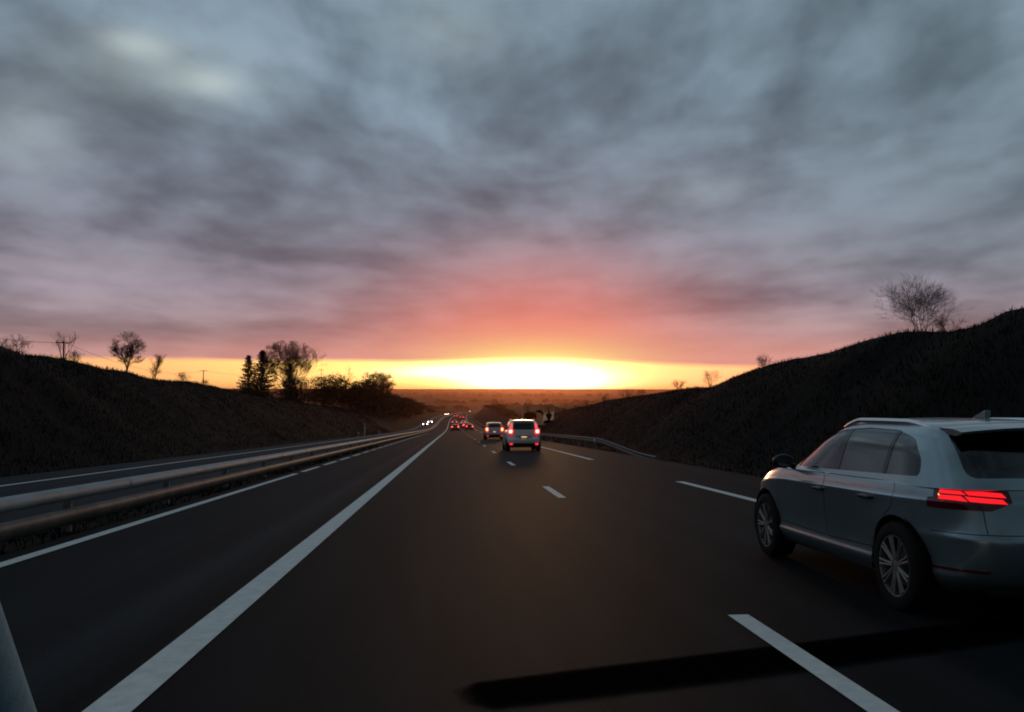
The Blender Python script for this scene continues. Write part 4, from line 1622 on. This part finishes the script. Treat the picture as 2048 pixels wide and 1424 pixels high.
def rear_bits(t, zgh, lamp, lx, lz, lw, lh, ref, plate_z, plate_mat, H, rails=True, halo=None, plate_w=.26):
    for s in (-1, 1):
        bm = bmesh.new()
        box(bm, s * lx - lw / 2, s * lx + lw / 2, .045, .16, lz - lh / 2, lz + lh / 2, .02)
        b = bm_obj('brake_light', bm, lamp, t)
        if halo:
            bm = bmesh.new()
            box(bm, s * lx - lw / 2 - .07, s * lx + lw / 2 + .07, .06, .2, lz - lh / 2 - .07, lz + lh / 2 + .08, .03)
            bm_obj('tail_light', bm, halo, t)
        bm = bmesh.new()
        box(bm, s * ref[0] - ref[2] / 2, s * ref[0] + ref[2] / 2, -.006 + ref[3], .1, ref[1] - .045, ref[1] + .045, .015)
        bm_obj('reflector', bm, M_REFL, t)
    bm = bmesh.new(); box(bm, -plate_w, plate_w, .02, .08, plate_z - .065, plate_z + .065, .004); pl = bm_obj('number_plate', bm, plate_mat, t)
    bm = bmesh.new()
    for x in (-.19, -.13, -.07, .03, .09, .17):
        box(bm, x * plate_w / .26 - .018, x * plate_w / .26 + .018, .0165, .0205, plate_z - .035, plate_z + .035)
    bm_obj('plate_smudges', bm, M_BLACK, pl, smooth=False)
    bm = bmesh.new(); box(bm, -.14, .14, -.012, .012, plate_z + .082, plate_z + .094); bm_obj('plate_lamp', bm, M_PLAMP, t)
    bm = bmesh.new(); box(bm, -.40, .40, .02, .10, plate_z + .098, plate_z + .128, .008); bm_obj('tailgate_handle', bm, M_BLACK, t)
    bm = bmesh.new(); tube(bm, [(-.05, .20, win_z + .03), (.38, .19, win_z + .05)], .010, 6); bm_obj('rear_wiper', bm, M_BLACK, t)
    if rails:
        for s in (-1, 1):
            bm = bmesh.new()
            pts = []
            for k in range(9):
                u = k / 8
                y = .55 + 1.7 * u
                pts.append((s * .60, y, float(zgh(np.array([H - .075]), np.array([y]))[0]) + .06 * min(1, 8 * u + .3, 8 * (1 - u) + .3)))
            tube(bm, pts, .022, 6); bm_obj('roof_rail', bm, M_CHROME, t)


win_z = 1.11
mpv = car_at('people_carrier', 'white people carrier with tall red lights and glowing orange number plate in the right lane', 'car', 3.62, 44.4)
_, _, zg, _ = build_car(mpv, tall_spec(M_WHITEP))
rear_bits(mpv, zg, M_BRAKE, .69, 1.02, .13, .13, (.66, .37, .17, .05), .66, M_PLATE, 1.66, halo=M_TAIL)

suv = car_at('sport_utility_car', 'pale tall car half hidden behind the white people carrier', 'car', 3.80, 80)
_, _, zg, _ = build_car(suv, tall_spec(M_PALE, H=1.64, win=(1.13, 1.47, .6), lights='box', skirt=.46))
rear_bits(suv, zg, M_BRAKEORG, .70, .95, .16, .24, (.64, .37, .18, .05), .66, M_PLATEW, 1.64, rails=False, halo=M_TAIL)

# ---- distant traffic: one small car, copied
def small_spec(paint):
    return dict(
        paint=paint, L=4.1, M=30, sub=2, nr=5.0, nf=4.0,
        tub=[(.20, .30, 3.85, .77), (.30, .08, 4.0, .84), (.45, .01, 4.08, .87), (.6, 0, 4.1, .875), (.72, .04, 4.06, .875), (.88, .08, 3.95, .86), (.97, .12, 3.8, .82)],
        gh=[(.94, .11, 3.1, .82), (1.02, .16, 2.95, .79), (1.16, .26, 2.6, .73), (1.30, .36, 2.25, .66), (1.38, .43, 2.05, .58), (1.41, .5, 1.9, .5)],
        hood=(2.7, .4, .45, 2.0), roof=(1.9, .08, 1.5), crown=.03,
        cab=(.25, 3.0), wheel_r=.31, wy=(.72, 3.3), arch_r=.355, wheel_x=.86, simple_wheels=True, skirt=.36,
        dlo=[(2.6, 1.0), (2.2, 1.22), (1.7, 1.31), (1.0, 1.30), (.66, 1.22), (.55, 1.02)],
        rear_window=[(-.6, 1.02), (.6, 1.02), (.55, 1.31), (-.55, 1.31)],
        windscreen=[(-.68, 1.0), (.68, 1.0), (.58, 1.33), (-.58, 1.33)],
        side_glass=[('side_window', [(2.63, .99), (2.2, 1.235), (1.7, 1.325), (1.0, 1.315), (.64, 1.235), (.53, 1.0)], M_GLASS)],
        patches=[])


far = car_at('small_car', 'black small car with two red tail lights in the left lane ahead', 'car', .40, 186, 'cars far ahead')
build_car(far, small_spec(M_DKP))
for s in (-1, 1):
    bm = bmesh.new(); box(bm, s * .66 - .13, s * .66 + .13, -.02, .2, .80, .98, .03); bm_obj('tail_light', bm, M_FARTAIL, far)
    bm = bmesh.new(); box(bm, s * .62 - .12, s * .62 + .12, 3.75, 4.05, .62, .74, .03); bm_obj('headlight', bm, M_BLACK, far)
bm = bmesh.new(); box(bm, -.25, .25, .0, .06, .56, .67); bm_obj('number_plate', bm, M_PLATEW, far, smooth=False)


def repaint(t, paint, tail=None, head=None):
    for o in t.children:
        nm = o.name.split('.')[0]
        m = paint if nm in ('body', 'cabin') else tail if nm == 'tail_light' else head if nm == 'headlight' else None
        if m is None: continue
        o.material_slots[0].link = 'OBJECT'
        o.material_slots[0].material = m


def place(t, X, Y, oncoming=False):
    p = car_at('tmp', 'tmp', 'car', X, Y, oncoming=oncoming, L=4.1)
    t.location = p.location.copy(); t.rotation_euler = p.rotation_euler.copy()
    bpy.data.objects.remove(p)


M_DIMTAIL = lamp_mat('small_tail_light', (1.0, .05, .06), 3.0)
for (X_, Y_, paint, tail, lab) in (
        (3.75, 200, M_DKP, M_FARTAIL, 'dark small car with two red tail lights in the right lane ahead'),
        (1.9, 226, M_GREYP, M_FARTAIL, 'grey small car changing lanes just behind the black one'),
        (3.6, 240, M_REDP, M_FARTAIL, 'dark red small car with bright brake lights bunched in the right lane'),
        (.35, 284, M_GREYP, M_FARTAIL, 'grey small car with red lights farther down the left lane'),
        (3.3, 284, M_WHITEP, M_DIMTAIL, 'white small car in the right lane beyond the bunched cars'),
        (3.4, 385, M_DKP, M_FARTAIL, 'far dark small car with red lights where the road levels out'),
        (.3, 428, M_GREYP, M_FARTAIL, 'farthest small car in the left lane near the bend')):
    c = copy_tree(far)
    c['label'] = lab
    repaint(c, paint, tail)
    place(c, X_, Y_)
for (X_, Y_, paint, head, lab) in (
        (-8.4, 262, M_GREYP, M_HEADW, 'oncoming car with warm headlights nearest on the opposite carriageway'),
        (-8.0, 300, M_DKP, M_HEAD, 'oncoming car with bluish white headlights just behind the nearest oncoming one'),
        (-7.8, 545, M_GREYP, M_HEADW, 'oncoming car with headlights at the far left of the bend'),
        (-8.0, 575, M_DKP, M_HEADW, 'oncoming car following at the far left of the bend'),
        (-7.5, 1010, M_DKP, M_HEAD, 'farthest oncoming car, a single white glint at the right of the bend')):
    c = copy_tree(far)
    c['label'] = lab
    c['group'] = 'oncoming cars with headlights on'
    c.name = 'oncoming_car'
    repaint(c, paint, M_LENS, head)
    place(c, X_, Y_, True)

# ------------------------------------------------------------------ the observer's own car
own = thing('observer_car', "observer's own car, only its pale blue-grey windscreen pillar showing in the lower left corner", 'car', (-.35, 0, 0), (math.atan(-.0375), 0, 0))
Mc = cam.rotation_euler.to_matrix()


def from_cam(x, y, d):
    return Vector((0, 0, CAM_H)) + Mc @ Vector((x, y, -d))


base, dirv = Vector((-.4376, -.328, .80)), Vector((.054, .145, -.15))
bm = bmesh.new()
pts = []
for t_ in (-.9, -.6, 0, .4, .8, 1.2, 1.8, 2.6, 3.4):
    q = base + dirv * t_
    pts.append(from_cam(q.x - .063, q.y, q.z))
tube(bm, pts, [.05] * 9, 20)
bm_obj('windscreen_pillar', bm, pmat('pillar_cloth', (.24, .40, .47), .9, var=.12, vscale=60, bump=.2, bscale=400), own)
bm = bmesh.new()
rows = []
for k in range(13):
    u = -1 + k / 6
    x = -.35 + .80 * u
    fl = .10 * abs(u) ** 3
    rows.append([bm.verts.new(c) for c in ((x, .98, .90 - fl), (x, 1.4, .80 - fl), (x, 1.75 - fl, .66 - fl), (x, 1.86 - fl * 2, .52 - fl), (x, 1.86 - fl * 2, .24))])
for A, B in zip(rows[:-1], rows[1:]):
    for j_ in range(4): bm.faces.new((A[j_], B[j_], B[j_ + 1], A[j_ + 1]))
bm_obj('bonnet', bm, M_DKP, own)
for s in (-1, 1):
    bm = bmesh.new()
    bmesh.ops.create_uvsphere(bm, u_segments=16, v_segments=8, radius=1, matrix=Matrix.Translation((-.35 + s * .62, 1.80, .50)) @ Matrix.Diagonal((.13, .07, .06, 1)))
    h_ = bm_obj('headlight', bm, lamp_mat('own_headlamp', (1.0, .80, .5), 4.0, (.6, .6, .6)), own)
    ld = bpy.data.lights.new('headlight_beam', 'SPOT')
    ld.energy = 9
    ld.color = (1.0, .74, .40)
    ld.spot_size = R(120)
    ld.spot_blend = 1.0
    ld.shadow_soft_size = .05
    lo = bpy.data.objects.new('headlight_beam', ld)
    link(lo, own)
    lo.location = (-.35 + s * .62, 1.93, .50)
    lo.rotation_euler = (R(88), 0, 0)
unparent_fix(own)

# ------------------------------------------------------------------ the air
bm = bmesh.new()
box(bm, -7400, 7400, -150, 9900, -75, 55)
hz = bm_obj('haze', bm, None, smooth=False)
hm = bpy.data.materials.new('haze')
hm.use_nodes = True
T = hm.node_tree
T.nodes.clear()
out = T.nodes.new('ShaderNodeOutputMaterial')
pv = T.nodes.new('ShaderNodeVolumePrincipled')
pv.inputs['Color'].default_value = (1.0, .44, .26, 1)
pv.inputs['Density'].default_value = 0.75e-4
pv.inputs['Anisotropy'].default_value = .88
T.links.new(pv.outputs[0], out.inputs['Volume'])
hz.data.materials.append(hm)
tag(hz, kind='stuff')
